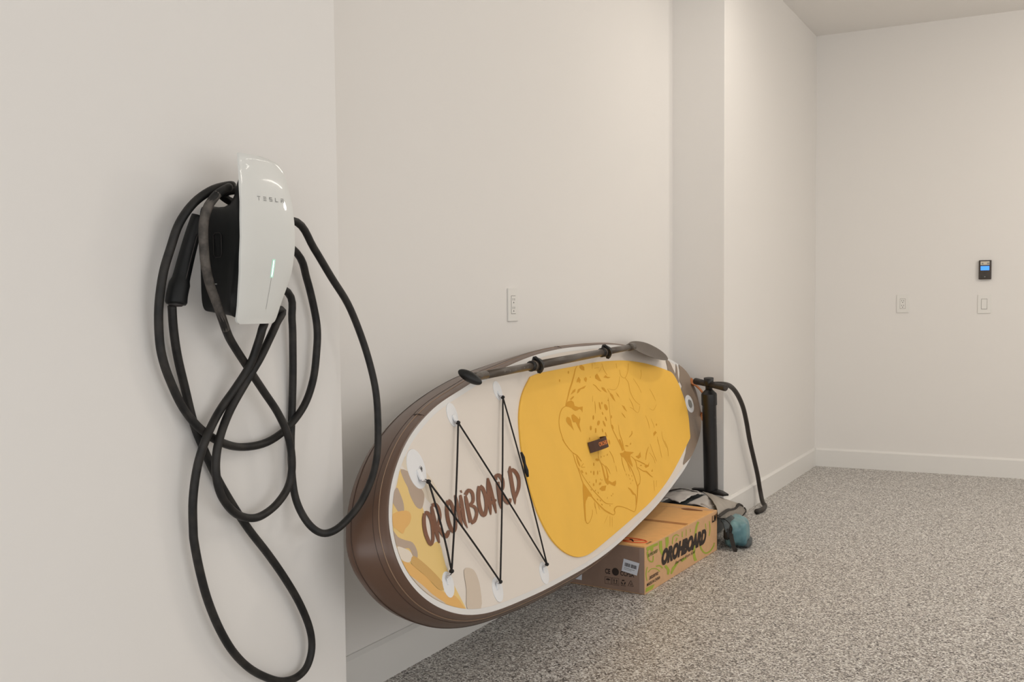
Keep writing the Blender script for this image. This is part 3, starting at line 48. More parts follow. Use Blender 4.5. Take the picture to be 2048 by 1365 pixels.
'1512,0.0926],[0.1436,0.09],[0.1378,0.0907],[0.1359,0.0946],[0.1388,0.1],[0.1452,0.105],[0.1528,0.1077],[0.1586,0.1069],[0.1605,0.103]],[[0.0958,0.0622],[0.0892,0.0574],[0.0811,0.055],[0.0745,0.0559],[0.0719,0.0598],[0.0744,0.0652],[0.0809,0.0701],[0.0891,0.0725],[0.0957,0.0716],[0.0983,0.0676]],[[0.2042,0.0673],[0.1928,0.0628],[0.1801,0.0612],[0.171,0.0632],[0.169,0.0679],[0.1747,0.0736],[0.186,0.0781],[0.1988,0.0797],[0.2079,0.0777],[0.21,0.073]],[[0.1423,0.0457],[0.1352,0.0401],[0.1273,0.0371],[0.1215,0.0379],[0.1201,0.0422],[0.1235,0.0484],[0.1306,0.054],[0.1385,0.057],[0.1443,0.0562],[0.1457,0.0519]],[[0.219,0.0351],[0.2165,0.0304],[0.2124,0.0277],[0.2083,0.028],[0.2057,0.0312],[0.2056,0.0361],[0.208,0.0408],[0.2121,0.0436],[0.2162,0.0432],[0.2189,0.04]],[[0.2663,0.0583],[0.2673,0.0504],[0.2639,0.0455],[0.2576,0.0455],[0.2507,0.0505],[0.2459,0.0584],[0.2449,0.0664],[0.2482,0.0713],[0.2545,0.0712],[0.2614,0.0663]],[[0.2474,0.014],[0.2462,0.0075],[0.2422,0.0037],[0.2369,0.0039],[0.2324,0.0082],[0.2304,0.0148],[0.2316,0.0213],[0.2356,0.0251],[0.2408,0.0249],[0.2454,0.0207]],[[0.3014,0.0735],[0.3003,0.0677],[0.2966,0.0643],[0.2917,0.0644],[0.2876,0.0682],[0.2857,0.074],[0.2869,0.0798],[0.2905,0.0832],[0.2954,0.0831],[0.2995,0.0794]],[[0.3544,0.1184],[0.3525,0.11],[0.3438,0.1049],[0.3318,0.1051],[0.321,0.1103],[0.3154,0.1187],[0.3173,0.1271],[0.3259,0.1322],[0.3379,0.1321],[0.3488,0.1269]],[[0.2761,0.1323],[0.2717,0.1226],[0.265,0.1169],[0.2587,0.1172],[0.255,0.1236],[0.2555,0.1334],[0.2598,0.1431],[0.2665,0.1489],[0.2729,0.1486],[0.2765,0.1422]],[[0.3054,0.1399],[0.3013,0.1369],[0.2962,0.1354],[0.292,0.1359],[0.2904,0.1382],[0.292,0.1414],[0.2961,0.1444],[0.3012,0.1459],[0.3053,0.1455],[0.307,0.1431]],[[0.278,0.0999],[0.2769,0.0958],[0.2736,0.0934],[0.2693,0.0935],[0.2657,0.0961],[0.2642,0.1003],[0.2652,0.1044],[0.2685,0.1069],[0.2728,0.1067],[0.2764,0.1041]],[[0.3759,0.0718],[0.3709,0.068],[0.3652,0.0661],[0.3609,0.0666],[0.3597,0.0695],[0.362,0.0736],[0.367,0.0773],[0.3727,0.0793],[0.377,0.0787],[0.3782,0.0758]],[[0.0424,0.0268],[0.039,0.0241],[0.0352,0.0226],[0.0324,0.023],[0.0318,0.0252],[0.0334,0.0282],[0.0368,0.0309],[0.0406,0.0323],[0.0434,0.0319],[0.044,0.0298]],[[0.2625,-0.0205],[0.2593,-0.0265],[0.2541,-0.0299],[0.2489,-0.0294],[0.2455,-0.0253],[0.2454,-0.019],[0.2486,-0.0131],[0.2538,-0.0096],[0.2591,-0.0101],[0.2624,-0.0142]],[[0.205,-0.0002],[0.2026,-0.0046],[0.1986,-0.0071],[0.1945,-0.0067],[0.1918,-0.0037],[0.1916,0.0009],[0.194,0.0052],[0.198,0.0077],[0.2021,0.0074],[0.2048,0.0043]],[[0.3572,0.0308],[0.3552,0.0245],[0.3492,0.0209],[0.3415,0.0212],[0.3351,0.0254],[0.3323,0.0319],[0.3343,0.0382],[0.3403,0.0418],[0.348,0.0415],[0.3544,0.0373]],[[0.9358,-0.0442],[0.9316,-0.047],[0.926,-0.0483],[0.9212,-0.0476],[0.9189,-0.045],[0.9201,-0.0417],[0.9242,-0.0388],[0.9298,-0.0375],[0.9347,-0.0383],[0.937,-0.0408]],[[0.5235,-0.0699],[0.5168,-0.0718],[0.5102,-0.0723],[0.5063,-0.0712],[0.5065,-0.069],[0.5108,-0.0664],[0.5175,-0.0645],[0.5241,-0.064],[0.528,-0.065],[0.5278,-0.0673]],[[0.4794,-0.0728],[0.473,-0.0733],[0.4615,-0.0718],[0.4492,-0.069],[0.4409,-0.0659],[0.4396,-0.0636],[0.4459,-0.0632],[0.4574,-0.0646],[0.4697,-0.0675],[0.4781,-0.0706]],[[0.2539,0.2567],[0.2516,0.2553],[0.2479,0.2547],[0.2444,0.2551],[0.2423,0.2562],[0.2424,0.2577],[0.2448,0.2591],[0.2484,0.2597],[0.252,0.2593],[0.2541,0.2582]],[[0.3907,0.1417],[0.3879,0.1399],[0.3842,0.1391],[0.381,0.1394],[0.3795,0.1409],[0.3802,0.1429],[0.383,0.1447],[0.3867,0.1456],[0.3899,0.1452],[0.3915,0.1437]],[[-0.0979,0.2765],[-0.1017,0.2734],[-0.1065,0.2717],[-0.1104,0.2721],[-0.1119,0.2744],[-0.1105,0.2777],[-0.1067,0.2808],[-0.102,0.2825],[-0.0981,0.2821],[-0.0965,0.2798]],[[0.0216,0.298],[0.0174,0.2948],[0.012,0.2931],[0.0075,0.2935],[0.0055,0.2959],[0.0068,0.2993],[0.0109,0.3025],[0.0163,0.3043],[0.0209,0.3039],[0.0229,0.3015]],[[-0.0152,-0.1019],[-0.0209,-0.1064],[-0.0274,-0.1086],[-0.0322,-0.1077],[-0.0335,-0.1041],[-0.0308,-0.0991],[-0.0251,-0.0946],[-0.0186,-'
'0.0924],[-0.0138,-0.0933],[-0.0125,-0.0969]],[[0.0253,-0.1079],[0.0201,-0.1121],[0.0144,-0.1143],[0.0105,-0.1136],[0.0098,-0.1102],[0.0126,-0.1056],[0.0178,-0.1013],[0.0235,-0.0991],[0.0274,-0.0998],[0.0281,-0.1032]],[[-0.0964,-0.0877],[-0.0977,-0.0905],[-0.1015,-0.092],[-0.1064,-0.0916],[-0.1103,-0.0895],[-0.112,-0.0865],[-0.1107,-0.0837],[-0.1069,-0.0822],[-0.1021,-0.0825],[-0.0981,-0.0846]],[[-0.046,-0.092],[-0.0489,-0.0941],[-0.0525,-0.0952],[-0.0554,-0.0947],[-0.0564,-0.0928],[-0.0552,-0.0903],[-0.0523,-0.0881],[-0.0487,-0.087],[-0.0458,-0.0876],[-0.0448,-0.0894]],[[-0.0172,-0.1337],[-0.0219,-0.1376],[-0.0269,-0.1396],[-0.0302,-0.139],[-0.0307,-0.1359],[-0.0281,-0.1317],[-0.0234,-0.1277],[-0.0184,-0.1257],[-0.015,-0.1264],[-0.0145,-0.1294]],[[-0.053,-0.1414],[-0.0573,-0.1443],[-0.0629,-0.1455],[-0.0676,-0.1446],[-0.0696,-0.1419],[-0.0683,-0.1384],[-0.064,-0.1355],[-0.0584,-0.1343],[-0.0537,-0.1352],[-0.0516,-0.1379]],[[0.0198,-0.1532],[0.0113,-0.1542],[0.0028,-0.1534],[-0.0026,-0.151],[-0.0028,-0.148],[0.0023,-0.1456],[0.0107,-0.1446],[0.0193,-0.1454],[0.0248,-0.1478],[0.025,-0.1508]],[[-0.1323,-0.0734],[-0.1312,-0.0776],[-0.1334,-0.0801],[-0.1381,-0.0801],[-0.1433,-0.0776],[-0.1472,-0.0735],[-0.1483,-0.0693],[-0.1461,-0.0668],[-0.1414,-0.0668],[-0.1362,-0.0693]],[[-0.056,-0.164],[-0.0584,-0.1655],[-0.0617,-0.1661],[-0.0645,-0.1656],[-0.0658,-0.164],[-0.0652,-0.1621],[-0.0628,-0.1606],[-0.0595,-0.16],[-0.0567,-0.1605],[-0.0553,-0.1621]],[[-0.0316,-0.177],[-0.0324,-0.1796],[-0.0347,-0.181],[-0.0377,-0.1807],[-0.0402,-0.1788],[-0.0413,-0.1761],[-0.0405,-0.1736],[-0.0382,-0.1722],[-0.0352,-0.1724],[-0.0327,-0.1743]],[[-0.0594,-0.197],[-0.0582,-0.1994],[-0.0592,-0.2009],[-0.062,-0.2009],[-0.0655,-0.1995],[-0.0684,-0.1971],[-0.0696,-0.1947],[-0.0687,-0.1932],[-0.0659,-0.1932],[-0.0623,-0.1946]],[[-0.0279,-0.2237],[-0.0268,-0.2261],[-0.0282,-0.2277],[-0.0315,-0.2277],[-0.0355,-0.2262],[-0.0386,-0.2238],[-0.0397,-0.2213],[-0.0383,-0.2198],[-0.035,-0.2198],[-0.031,-0.2213]],[[-0.032,-0.207],[-0.0307,-0.2095],[-0.0317,-0.211],[-0.0346,-0.211],[-0.0382,-0.2095],[-0.0411,-0.2071],[-0.0423,-0.2047],[-0.0413,-0.2032],[-0.0385,-0.2032],[-0.0349,-0.2046]],[[0.0499,-0.1064],[0.048,-0.1075],[0.0454,-0.1079],[0.0429,-0.1074],[0.0415,-0.1063],[0.0419,-0.105],[0.0437,-0.1039],[0.0464,-0.1036],[0.0489,-0.104],[0.0502,-0.1051]],[[0.0326,-0.1358],[0.0305,-0.1372],[0.0277,-0.1377],[0.0252,-0.1372],[0.0241,-0.136],[0.0247,-0.1343],[0.0268,-0.133],[0.0296,-0.1324],[0.032,-0.1329],[0.0332,-0.1342]],[[0.0463,-0.1414],[0.0442,-0.1427],[0.0414,-0.1433],[0.0389,-0.1428],[0.0377,-0.1415],[0.0383,-0.1399],[0.0404,-0.1385],[0.0433,-0.138],[0.0458,-0.1385],[0.0469,-0.1398]],[[-0.0925,-0.1237],[-0.0942,-0.1247],[-0.0967,-0.1251],[-0.099,-0.1246],[-0.1003,-0.1235],[-0.1,-0.1222],[-0.0983,-0.1212],[-0.0958,-0.1209],[-0.0934,-0.1213],[-0.0922,-0.1224]],[[0.0484,-0.2146],[0.0448,-0.2162],[0.0417,-0.2169],[0.0403,-0.2165],[0.0412,-0.2152],[0.0439,-0.2133],[0.0475,-0.2117],[0.0506,-0.2109],[0.0519,-0.2113],[0.0511,-0.2127]],[[0.1019,-0.2164],[0.0997,-0.2177],[0.0968,-0.2182],[0.0942,-0.2177],[0.0931,-0.2164],[0.0936,-0.2148],[0.0958,-0.2134],[0.0987,-0.2129],[0.1013,-0.2135],[0.1025,-0.2148]],[[0.1235,-0.2133],[0.1209,-0.2153],[0.118,-0.2162],[0.116,-0.2158],[0.1155,-0.2142],[0.1169,-0.212],[0.1195,-0.21],[0.1223,-0.2091],[0.1244,-0.2095],[0.1248,-0.2111]],[[0.0705,-0.067],[0.0616,-0.0678],[0.0497,-0.066],[0.0393,-0.0623],[0.0343,-0.0582],[0.0366,-0.0551],[0.0453,-0.0543],[0.0573,-0.0561],[0.0678,-0.0597],[0.0728,-0.0639]],[[0.0102,-0.0713],[0.0057,-0.0748],[0.0005,-0.0766],[-0.0034,-0.0759],[-0.0045,-0.073],[-0.0024,-0.0691],[0.0021,-0.0656],[0.0073,-0.0638],[0.0112,-0.0645],[0.0123,-0.0673]],[[0.5859,-0.1772],[0.582,-0.1783],[0.5748,-0.1781],[0.567,-0.1767],[0.5616,-0.1746],[0.5607,-0.1727],[0.5645,-0.1716],[0.5718,-0.1718],[0.5796,-0.1732],[0.5849,-0.1753]],[[0.1915,-0.0632],[0.1885,-0.0652],[0.1847,-0.0661],[0.1815,-0.0656],[0.1802,-0.0638],[0.1812,-0.0615],['
'0.1842,-0.0594],[0.1881,-0.0585],[0.1912,-0.059],[0.1926,-0.0608]],[[0.1476,-0.0619],[0.1454,-0.0633],[0.1424,-0.064],[0.1398,-0.0635],[0.1386,-0.0622],[0.1392,-0.0605],[0.1414,-0.0591],[0.1444,-0.0585],[0.147,-0.0589],[0.1482,-0.0603]],[[0.1118,-0.059],[0.1094,-0.0607],[0.1063,-0.0615],[0.1037,-0.061],[0.1027,-0.0595],[0.1036,-0.0576],[0.106,-0.0559],[0.1091,-0.0551],[0.1117,-0.0555],[0.1127,-0.057]],[[0.3824,-0.1839],[0.3816,-0.1863],[0.3793,-0.1877],[0.3763,-0.1874],[0.3738,-0.1856],[0.3727,-0.183],[0.3735,-0.1806],[0.3758,-0.1792],[0.3788,-0.1795],[0.3813,-0.1812]],[[0.4162,-0.1936],[0.4149,-0.1956],[0.4126,-0.1967],[0.4101,-0.1964],[0.4085,-0.1948],[0.4083,-0.1926],[0.4096,-0.1906],[0.4119,-0.1895],[0.4143,-0.1898],[0.416,-0.1913]],[[0.382,-0.1998],[0.3814,-0.202],[0.3795,-0.2031],[0.3771,-0.2029],[0.3751,-0.2014],[0.3742,-0.1991],[0.3748,-0.197],[0.3767,-0.1959],[0.3791,-0.1961],[0.3811,-0.1976]],[[0.4093,-0.2115],[0.408,-0.2136],[0.4057,-0.2146],[0.4033,-0.2143],[0.4017,-0.2128],[0.4015,-0.2106],[0.4028,-0.2086],[0.4051,-0.2075],[0.4075,-0.2078],[0.4091,-0.2093]],[[0.3752,-0.2178],[0.374,-0.2195],[0.3718,-0.2203],[0.3695,-0.22],[0.3678,-0.2187],[0.3675,-0.2168],[0.3687,-0.2152],[0.3709,-0.2144],[0.3733,-0.2147],[0.3749,-0.216]],[[0.3517,-0.1751],[0.3511,-0.1776],[0.3493,-0.179],[0.347,-0.1788],[0.345,-0.177],[0.3441,-0.1745],[0.3447,-0.172],[0.3465,-0.1706],[0.3488,-0.1708],[0.3508,-0.1725]],[[-0.0963,-0.1522],[-0.095,-0.1546],[-0.0956,-0.1561],[-0.0979,-0.1561],[-0.101,-0.1547],[-0.1038,-0.1524],[-0.1051,-0.15],[-0.1045,-0.1485],[-0.1022,-0.1485],[-0.0991,-0.1499]],[[0.0541,-0.2467],[0.0519,-0.248],[0.0491,-0.2485],[0.0466,-0.2479],[0.0455,-0.2466],[0.046,-0.245],[0.0482,-0.2437],[0.051,-0.2432],[0.0535,-0.2438],[0.0547,-0.2451]]],"camo":[["tan",[[-1.5026,0.1785],[-1.495,0.1878],[-1.4772,0.1949],[-1.4565,0.1955],[-1.4335,0.186],[-1.4074,0.1695],[-1.3838,0.1514],[-1.3638,0.1326],[-1.3464,0.1123],[-1.3339,0.0936],[-1.3266,0.0768],[-1.3244,0.0619],[-1.3291,0.0518],[-1.3443,0.0481],[-1.3662,0.0493],[-1.3857,0.0536],[-1.3991,0.0601],[-1.4102,0.0696],[-1.4213,0.0824],[-1.4327,0.1006],[-1.4441,0.122],[-1.4566,0.1411],[-1.4747,0.1559],[-1.4938,0.1684]]],["yellow",[[-1.5586,0.1367],[-1.5413,0.1506],[-1.5252,0.1636],[-1.5129,0.1694],[-1.5065,0.1635],[-1.5041,0.1502],[-1.5027,0.1357],[-1.5032,0.1217],[-1.5047,0.1067],[-1.5009,0.0926],[-1.4856,0.0801],[-1.4646,0.0683],[-1.4503,0.0572],[-1.4488,0.0472],[-1.454,0.0381],[-1.4596,0.0286],[-1.4639,0.0183],[-1.4685,0.0076],[-1.4715,-0.0035],[-1.4738,-0.0161],[-1.4745,-0.029],[-1.4691,-0.0385],[-1.4517,-0.0403],[-1.4278,-0.0386],[-1.4102,-0.0432],[-1.4064,-0.0595],[-1.4091,-0.082],[-1.4096,-0.1051],[-1.4044,-0.127],[-1.3969,-0.1497],[-1.3892,-0.1722],[-1.377,-0.1985],[-1.3647,-0.2248],[-1.3671,-0.2384],[-1.3944,-0.2314],[-1.4357,-0.2121],[-1.475,-0.1919],[-1.5082,-0.174],[-1.5399,-0.1551],[-1.5678,-0.1364],[-1.5912,-0.1177],[-1.6113,-0.099],[-1.6282,-0.0814],[-1.6423,-0.0653],[-1.6535,-0.0501],[-1.6611,-0.0348],[-1.6645,-0.0186],[-1.6643,-0.0021],[-1.6623,0.0136],[-1.6591,0.0277],[-1.6541,0.0411],[-1.6471,0.0546],[-1.6384,0.0687],[-1.6277,0.083],[-1.6145,0.097],[-1.5973,0.1106],[-1.5774,0.124]]],["taupe",[[-1.5137,0.1683],[-1.4969,0.1647],[-1.4733,0.1554],[-1.4539,0.145],[-1.4441,0.1341],[-1.4389,0.1221],[-1.4342,0.1111],[-1.4273,0.1021],[-1.4209,0.0941],[-1.4186,0.0863],[-1.4229,0.0781],[-1.4314,0.0703],[-1.44,0.0639],[-1.4473,0.0593],[-1.4549,0.0562],[-1.4626,0.0552],[-1.471,0.057],[-1.4797,0.0609],[-1.4872,0.0665],[-1.4929,0.0741],[-1.4975,0.0834],[-1.5009,0.0926],[-1.5024,0.1015],[-1.5027,0.1103],[-1.5038,0.1188],[-1.5071,0.1266],[-1.5112,0.1341],[-1.5141,0.1419],[-1.5169,0.1523],[-1.5185,0.163]]],["taupe",[[-1.5637,0.1292],[-1.5596,0.1254],[-1.5574,0.1186],[-1.5558,0.1111],[-1.5538,0.1028],[-1.5525,0.0937],[-1.5529,0.0854],[-1.5555,0.0779],[-1.5599,0.0712],[-1.5656,0.0669],[-1.5731,0.0657],[-1.5817,0.0668],[-1.5893,0.0695],[-1.5947,0.0741],[-1.5991,0.0803],[-1.6027,0.0865],[-1.6065,'
'0.0924],[-1.6096,0.0984],[-1.6096,0.1043],[-1.6047,0.1102],[-1.5967,0.1161],[-1.5883,0.121],[-1.5798,0.1254],[-1.5708,0.1287]]],["amber",[[-1.6257,0.0746],[-1.6026,0.0751],[-1.5731,0.0721],[-1.5494,0.0679],[-1.5369,0.0631],[-1.531,0.0573],[-1.5296,0.0514],[-1.5336,0.0454],[-1.5422,0.0395],[-1.5516,0.0348],[-1.5615,0.0321],[-1.5722,0.0305],[-1.5818,0.0286],[-1.5894,0.0254],[-1.5959,0.0219],[-1.6026,0.0207],[-1.6096,0.0233],[-1.6168,0.0282],[-1.624,0.0335],[-1.6329,0.0386],[-1.6419,0.0441],[-1.6461,0.0503],[-1.6445,0.059],[-1.6381,0.0685]]],["taupe",[[-1.6516,0.0394],[-1.647,0.0362],[-1.6413,0.0275],[-1.6337,0.0193],[-1.6235,0.0137],[-1.6115,0.0086],[-1.5992,0.0036],[-1.5863,-0.0009],[-1.5732,-0.0053],[-1.5628,-0.0108],[-1.5561,-0.0188],[-1.5522,-0.0281],[-1.5514,-0.0364],[-1.5545,-0.044],[-1.5607,-0.0507],[-1.5668,-0.0536],[-1.572,-0.0508],[-1.5772,-0.0443],[-1.5817,-0.0376],[-1.5839,-0.0312],[-1.5854,-0.0246],[-1.5895,-0.0192],[-1.5983,-0.0161],[-1.6097,-0.0141],[-1.6203,-0.0121],[-1.6294,-0.0099],[-1.6378,-0.0076],[-1.6451,-0.0044],[-1.6514,-0.0004],[-1.6566,0.0045],[-1.6593,0.0109],[-1.6587,0.0212],[-1.6557,0.0329]]],["cream",[[-1.6524,-0.0007],[-1.6424,-0.0021],[-1.6286,-0.0075],[-1.616,-0.0131],[-1.6057,-0.0177],[-1.5967,-0.0225],[-1.59,-0.0274],[-1.5858,-0.0328],[-1.584,-0.0384],[-1.5854,-0.0429],[-1.5914,-0.0459],[-1.6005,-0.0477],[-1.6098,-0.0481],[-1.6185,-0.047],[-1.6272,-0.0446],[-1.6354,-0.0411],[-1.6435,-0.0364],[-1.6509,-0.0306],[-1.6557,-0.0241],[-1.6576,-0.0155],[-1.6568,-0.0061]]],["amber",[[-1.6594,-0.0352],[-1.6469,-0.0367],[-1.6244,-0.0453],[-1.6042,-0.0548],[-1.5915,-0.0633],[-1.5814,-0.0726],[-1.5709,-0.0816],[-1.5586,-0.0895],[-1.546,-0.0971],[-1.5344,-0.1056],[-1.5259,-0.1159],[-1.5186,-0.127],[-1.5084,-0.1378],[-1.493,-0.148],[-1.4746,-0.1578],[-1.4562,-0.167],[-1.4378,-0.1745],[-1.4193,-0.1813],[-1.4032,-0.1905],[-1.3875,-0.2064],[-1.3742,-0.2249],[-1.3713,-0.2359],[-1.3853,-0.2334],[-1.4095,-0.2233],[-1.4323,-0.2128],[-1.4491,-0.2045],[-1.4647,-0.1956],[-1.4818,-0.1857],[-1.5026,-0.174],[-1.5248,-0.1614],[-1.5444,-0.1491],[-1.5593,-0.1377],[-1.5718,-0.1266],[-1.5846,-0.1153],[-1.5989,-0.1039],[-1.6135,-0.0923],[-1.6269,-0.0797],[-1.6418,-0.0631],[-1.6554,-0.0456]]],["ochre",[[-1.5784,-0.0404],[-1.5626,-0.0484],[-1.5435,-0.0618],[-1.5243,-0.0766],[-1.5051,-0.0922],[-1.486,-0.1092],[-1.4702,-0.1244],[-1.4581,-0.1377],[-1.4495,-0.1491],[-1.448,-0.1563],[-1.4571,-0.158],[-1.473,-0.1554],[-1.4889,-0.1495],[-1.5023,-0.1395],[-1.5157,-0.1262],[-1.5291,-0.1133],[-1.5429,-0.1017],[-1.5567,-0.0904],[-1.5697,-0.0799],[-1.5835,-0.0699],[-1.5965,-0.0607],[-1.603,-0.053],[-1.6001,-0.0461],[-1.5909,-0.0406]]],["greige",[[-1.6301,-0.0768],[-1.618,-0.0835],[-1.5954,-0.0999],[-1.5744,-0.116],[-1.5604,-0.1275],[-1.5483,-0.1383],[-1.5339,-0.1499],[-1.5108,-0.1654],[-1.4852,-0.1817],[-1.4736,-0.1901],[-1.4872,-0.1849],[-1.5147,-0.1718],[-1.5404,-0.1586],[-1.5592,-0.1483],[-1.5764,-0.1379],[-1.592,-0.1256],[-1.6092,-0.1072],[-1.6248,-0.0871]]],["greige",[[-1.3066,-0.1445],[-1.2899,-0.1433],[-1.2691,-0.1489],[-1.2522,-0.1561],[-1.2425,-0.1633],[-1.2369,-0.172],[-1.2336,-0.1819],[-1.2318,-0.193],[-1.2324,-0.2053],[-1.2364,-0.2185],[-1.243,-0.2353],[-1.2529,-0.2528],[-1.269,-0.2626],[-1.2983,-0.2603],[-1.3332,-0.2507],[-1.355,-0.2388],[-1.3534,-0.2257],[-1.3393,-0.2101],[-1.3261,-0.1939],[-1.3202,-0.1755],[-1.3153,-0.1567]]],["tailgrey",[[1.4375,0.1953],[1.458,0.187],[1.485,0.1705],[1.5086,0.1515],[1.5253,0.1316],[1.5382,0.1092],[1.5474,0.0857],[1.5522,0.0629],[1.553,0.039],[1.5509,0.0101],[1.5457,-0.0296],[1.5375,-0.0742],[1.528,-0.1111],[1.5173,-0.1341],[1.5052,-0.1494],[1.4921,-0.1633],[1.4802,-0.1772],[1.4673,-0.1897],[1.4478,-0.2026],[1.4196,-0.2172],[1.385,-0.2321],[1.3447,-0.2453],[1.2936,-0.2567],[1.2366,-0.2663],[1.1904,-0.2725],[1.1578,-0.2767],[1.1362,-0.2778],[1.1339,-0.2713],[1.1597,-0.2557],[1.2046,-0.232],[1.2497,-0.1997],[1.2931,-0.1529],[1.3367,-0.097],[1.3676,-0.0489],[1.3771,-0.0165],[1.3738,0.0072],[1.3707'
',0.0269],[1.3712,0.0441],[1.3719,0.0574],[1.3746,0.0681],[1.3818,0.0753],[1.3911,0.0799],[1.3968,0.0858],[1.3948,0.0948],[1.3893,0.1052],[1.3872,0.115],[1.3922,0.1236],[1.4006,0.1318],[1.4085,0.1401],[1.4145,0.1485],[1.4199,0.157],[1.4249,0.166],[1.4272,0.1782],[1.4292,0.1907]]],["tailgrey",[[1.2936,0.2342],[1.304,0.2345],[1.3179,0.2302],[1.3296,0.2231],[1.3369,0.213],[1.3421,0.2],[1.3467,0.1864],[1.3523,0.1724],[1.3574,0.1578],[1.3591,0.1432],[1.3551,0.1261],[1.3477,0.1091],[1.3406,0.1006],[1.3363,0.106],[1.3324,0.1197],[1.3253,0.1338],[1.3108,0.1459],[1.2932,0.1584],[1.2813,0.1705],[1.2801,0.1819],[1.2845,0.1931],[1.2887,0.2039],[1.2893,0.2157],[1.2898,0.2273]]],["tailgrey",[[1.4038,0.2037],[1.405,0.1979],[1.4036,0.1856],[1.4005,0.1726],[1.3952,0.1607],[1.3883,0.1483],[1.3827,0.1365],[1.3806,0.1247],[1.3798,0.1135],[1.3761,0.1061],[1.3654,0.1039],[1.3518,0.1055],[1.3436,0.1106],[1.3452,0.1205],[1.3521,0.1339],[1.3598,0.1465],[1.367,0.1565],[1.3749,0.1657],[1.3826,0.1749],[1.3907,0.1867],[1.3986,0.1985]]]],"T0":[-1.4227,0.1544],"T1":[-1.0912,0.2639],"T2":[-0.6889,0.2986],"b0":[-1.4276,-0.1526],"b1":[-1.119,-0.2506],"b2":[-0.7333,-0.3039],"handle":[0.075,-0.0116],"valve":[1.4251,-0.0147],"buckA":[-0.6771,0.067],"buckB":[-0.682,0.0222],"c_nose":[-1.3966,0.1133],"c_b0":[-1.4097,-0.124],"c_b1":[-1.1122,-0.2318],"c_b2":[-0.7188,-0.2812],"c_T1":[-1.0915,0.237],"c_T2":[-0.69,0.2733],"h1":[0.017,-0.0064],"h2":[0.1699,-0.0142],"th1":[1.5327,0.0725],"th2":[1.5244,-0.0964],"grabtop":[0.1103,0.0136],"sp":[-0.8061,0.4442],"tailmax":5.1791683280454945,"box":{"A":[-1.4633,3.8108,0.0],"ua":[0.03659,0.99933,0.0],"ue":[-0.9952,0.09789,0.0],"La":0.8706,"h":0.194},"green_r":[[[[0.1441,0.19],[0.1442,0.1804],[0.1447,0.1663],[0.1478,0.1526],[0.1575,0.1398],[0.1696,0.1281],[0.1783,0.1205]],[[0.1796,0.1829],[0.1796,0.1733],[0.1801,0.1596],[0.1827,0.1477],[0.1879,0.1376],[0.1961,0.1271],[0.2018,0.1197]]],[[[0.212,0.1923],[0.2133,0.1856],[0.215,0.1759],[0.2155,0.1674],[0.2173,0.1592],[0.2178,0.1508],[0.2191,0.1448]],[[0.2483,0.1861],[0.2496,0.1793],[0.2514,0.1692],[0.2519,0.1596],[0.2463,0.1519],[0.2393,0.1451],[0.2335,0.1409]]],[[[0.2979,0.1447],[0.2988,0.1523],[0.3005,0.1631],[0.3051,0.1707],[0.3146,0.1737],[0.3278,0.1745],[0.3387,0.1738],[0.3475,0.1715],[0.3578,0.167],[0.3654,0.1635]],[[0.2875,0.147],[0.2883,0.1546],[0.2901,0.1657],[0.2954,0.1741],[0.3068,0.1782],[0.3221,0.1794],[0.3373,0.1786],[0.352,0.1746],[0.3642,0.1691],[0.3718,0.1655]]],[[[0.3383,0.1628],[0.3357,0.1591],[0.3317,0.154],[0.3291,0.1503]],[[0.3529,0.1583],[0.3488,0.155],[0.3433,0.1503],[0.3392,0.1471]]],[[[0.402,0.1779],[0.402,0.1704],[0.4019,0.1597],[0.4019,0.1521]],[[0.4129,0.1758],[0.4129,0.1683],[0.4129,0.1575],[0.4129,0.1499]]],[[[0.4508,0.1771],[0.451,0.1686],[0.4513,0.1565],[0.4516,0.148]],[[0.4588,0.1756],[0.4585,0.1672],[0.4582,0.1552],[0.4579,0.1467]]],[[[0.499,0.1706],[0.5001,0.1661],[0.5018,0.1597],[0.503,0.1552]],[[0.507,0.1694],[0.5082,0.1648],[0.5099,0.1584],[0.5111,0.1539]]],[[[0.5951,0.1855],[0.5882,0.1819],[0.578,0.176],[0.569,0.1671],[0.5631,0.1539],[0.5581,0.1375],[0.5538,0.1222],[0.549,0.1091],[0.5445,0.0961],[0.5414,0.0832],[0.5378,0.0695],[0.5356,0.055],[0.5358,0.0421],[0.5418,0.0302],[0.5504,0.02],[0.5561,0.0136]],[[0.6177,0.1773],[0.611,0.1738],[0.6016,0.1685],[0.5935,0.1605],[0.5868,0.1482],[0.5807,0.1321],[0.5753,0.1171],[0.5704,0.1039],[0.5659,0.091],[0.5629,0.0783],[0.5631,0.0639],[0.5648,0.049],[0.5686,0.0365],[0.5746,0.0266],[0.5833,0.0177],[0.5898,0.0114]]],[[[0.6193,0.0783],[0.6216,0.0713],[0.6261,0.0608],[0.6349,0.0498],[0.6504,0.0385],[0.6708,0.0267],[0.6943,0.0173],[0.7197,0.0126],[0.7439,0.0117],[0.7645,0.0128],[0.7826,0.0157],[0.7988,0.0206],[0.811,0.0258],[0.818,0.0319],[0.8211,0.0385],[0.8226,0.0429]],[[0.636,0.0758],[0.64,0.0688],[0.6458,0.0586],[0.6547,0.0492],[0.6675,0.0397],[0.6843,0.0296],[0.6991,0.0234],[0.7142,0.0204],[0.7341,0.0194],[0.7526,0.0199],[0.769,0.0223],[0.7845,0.0267],[0.7961,0.0312],[0.8039,0.0362],[0.8086,0.0418],[0.8118'
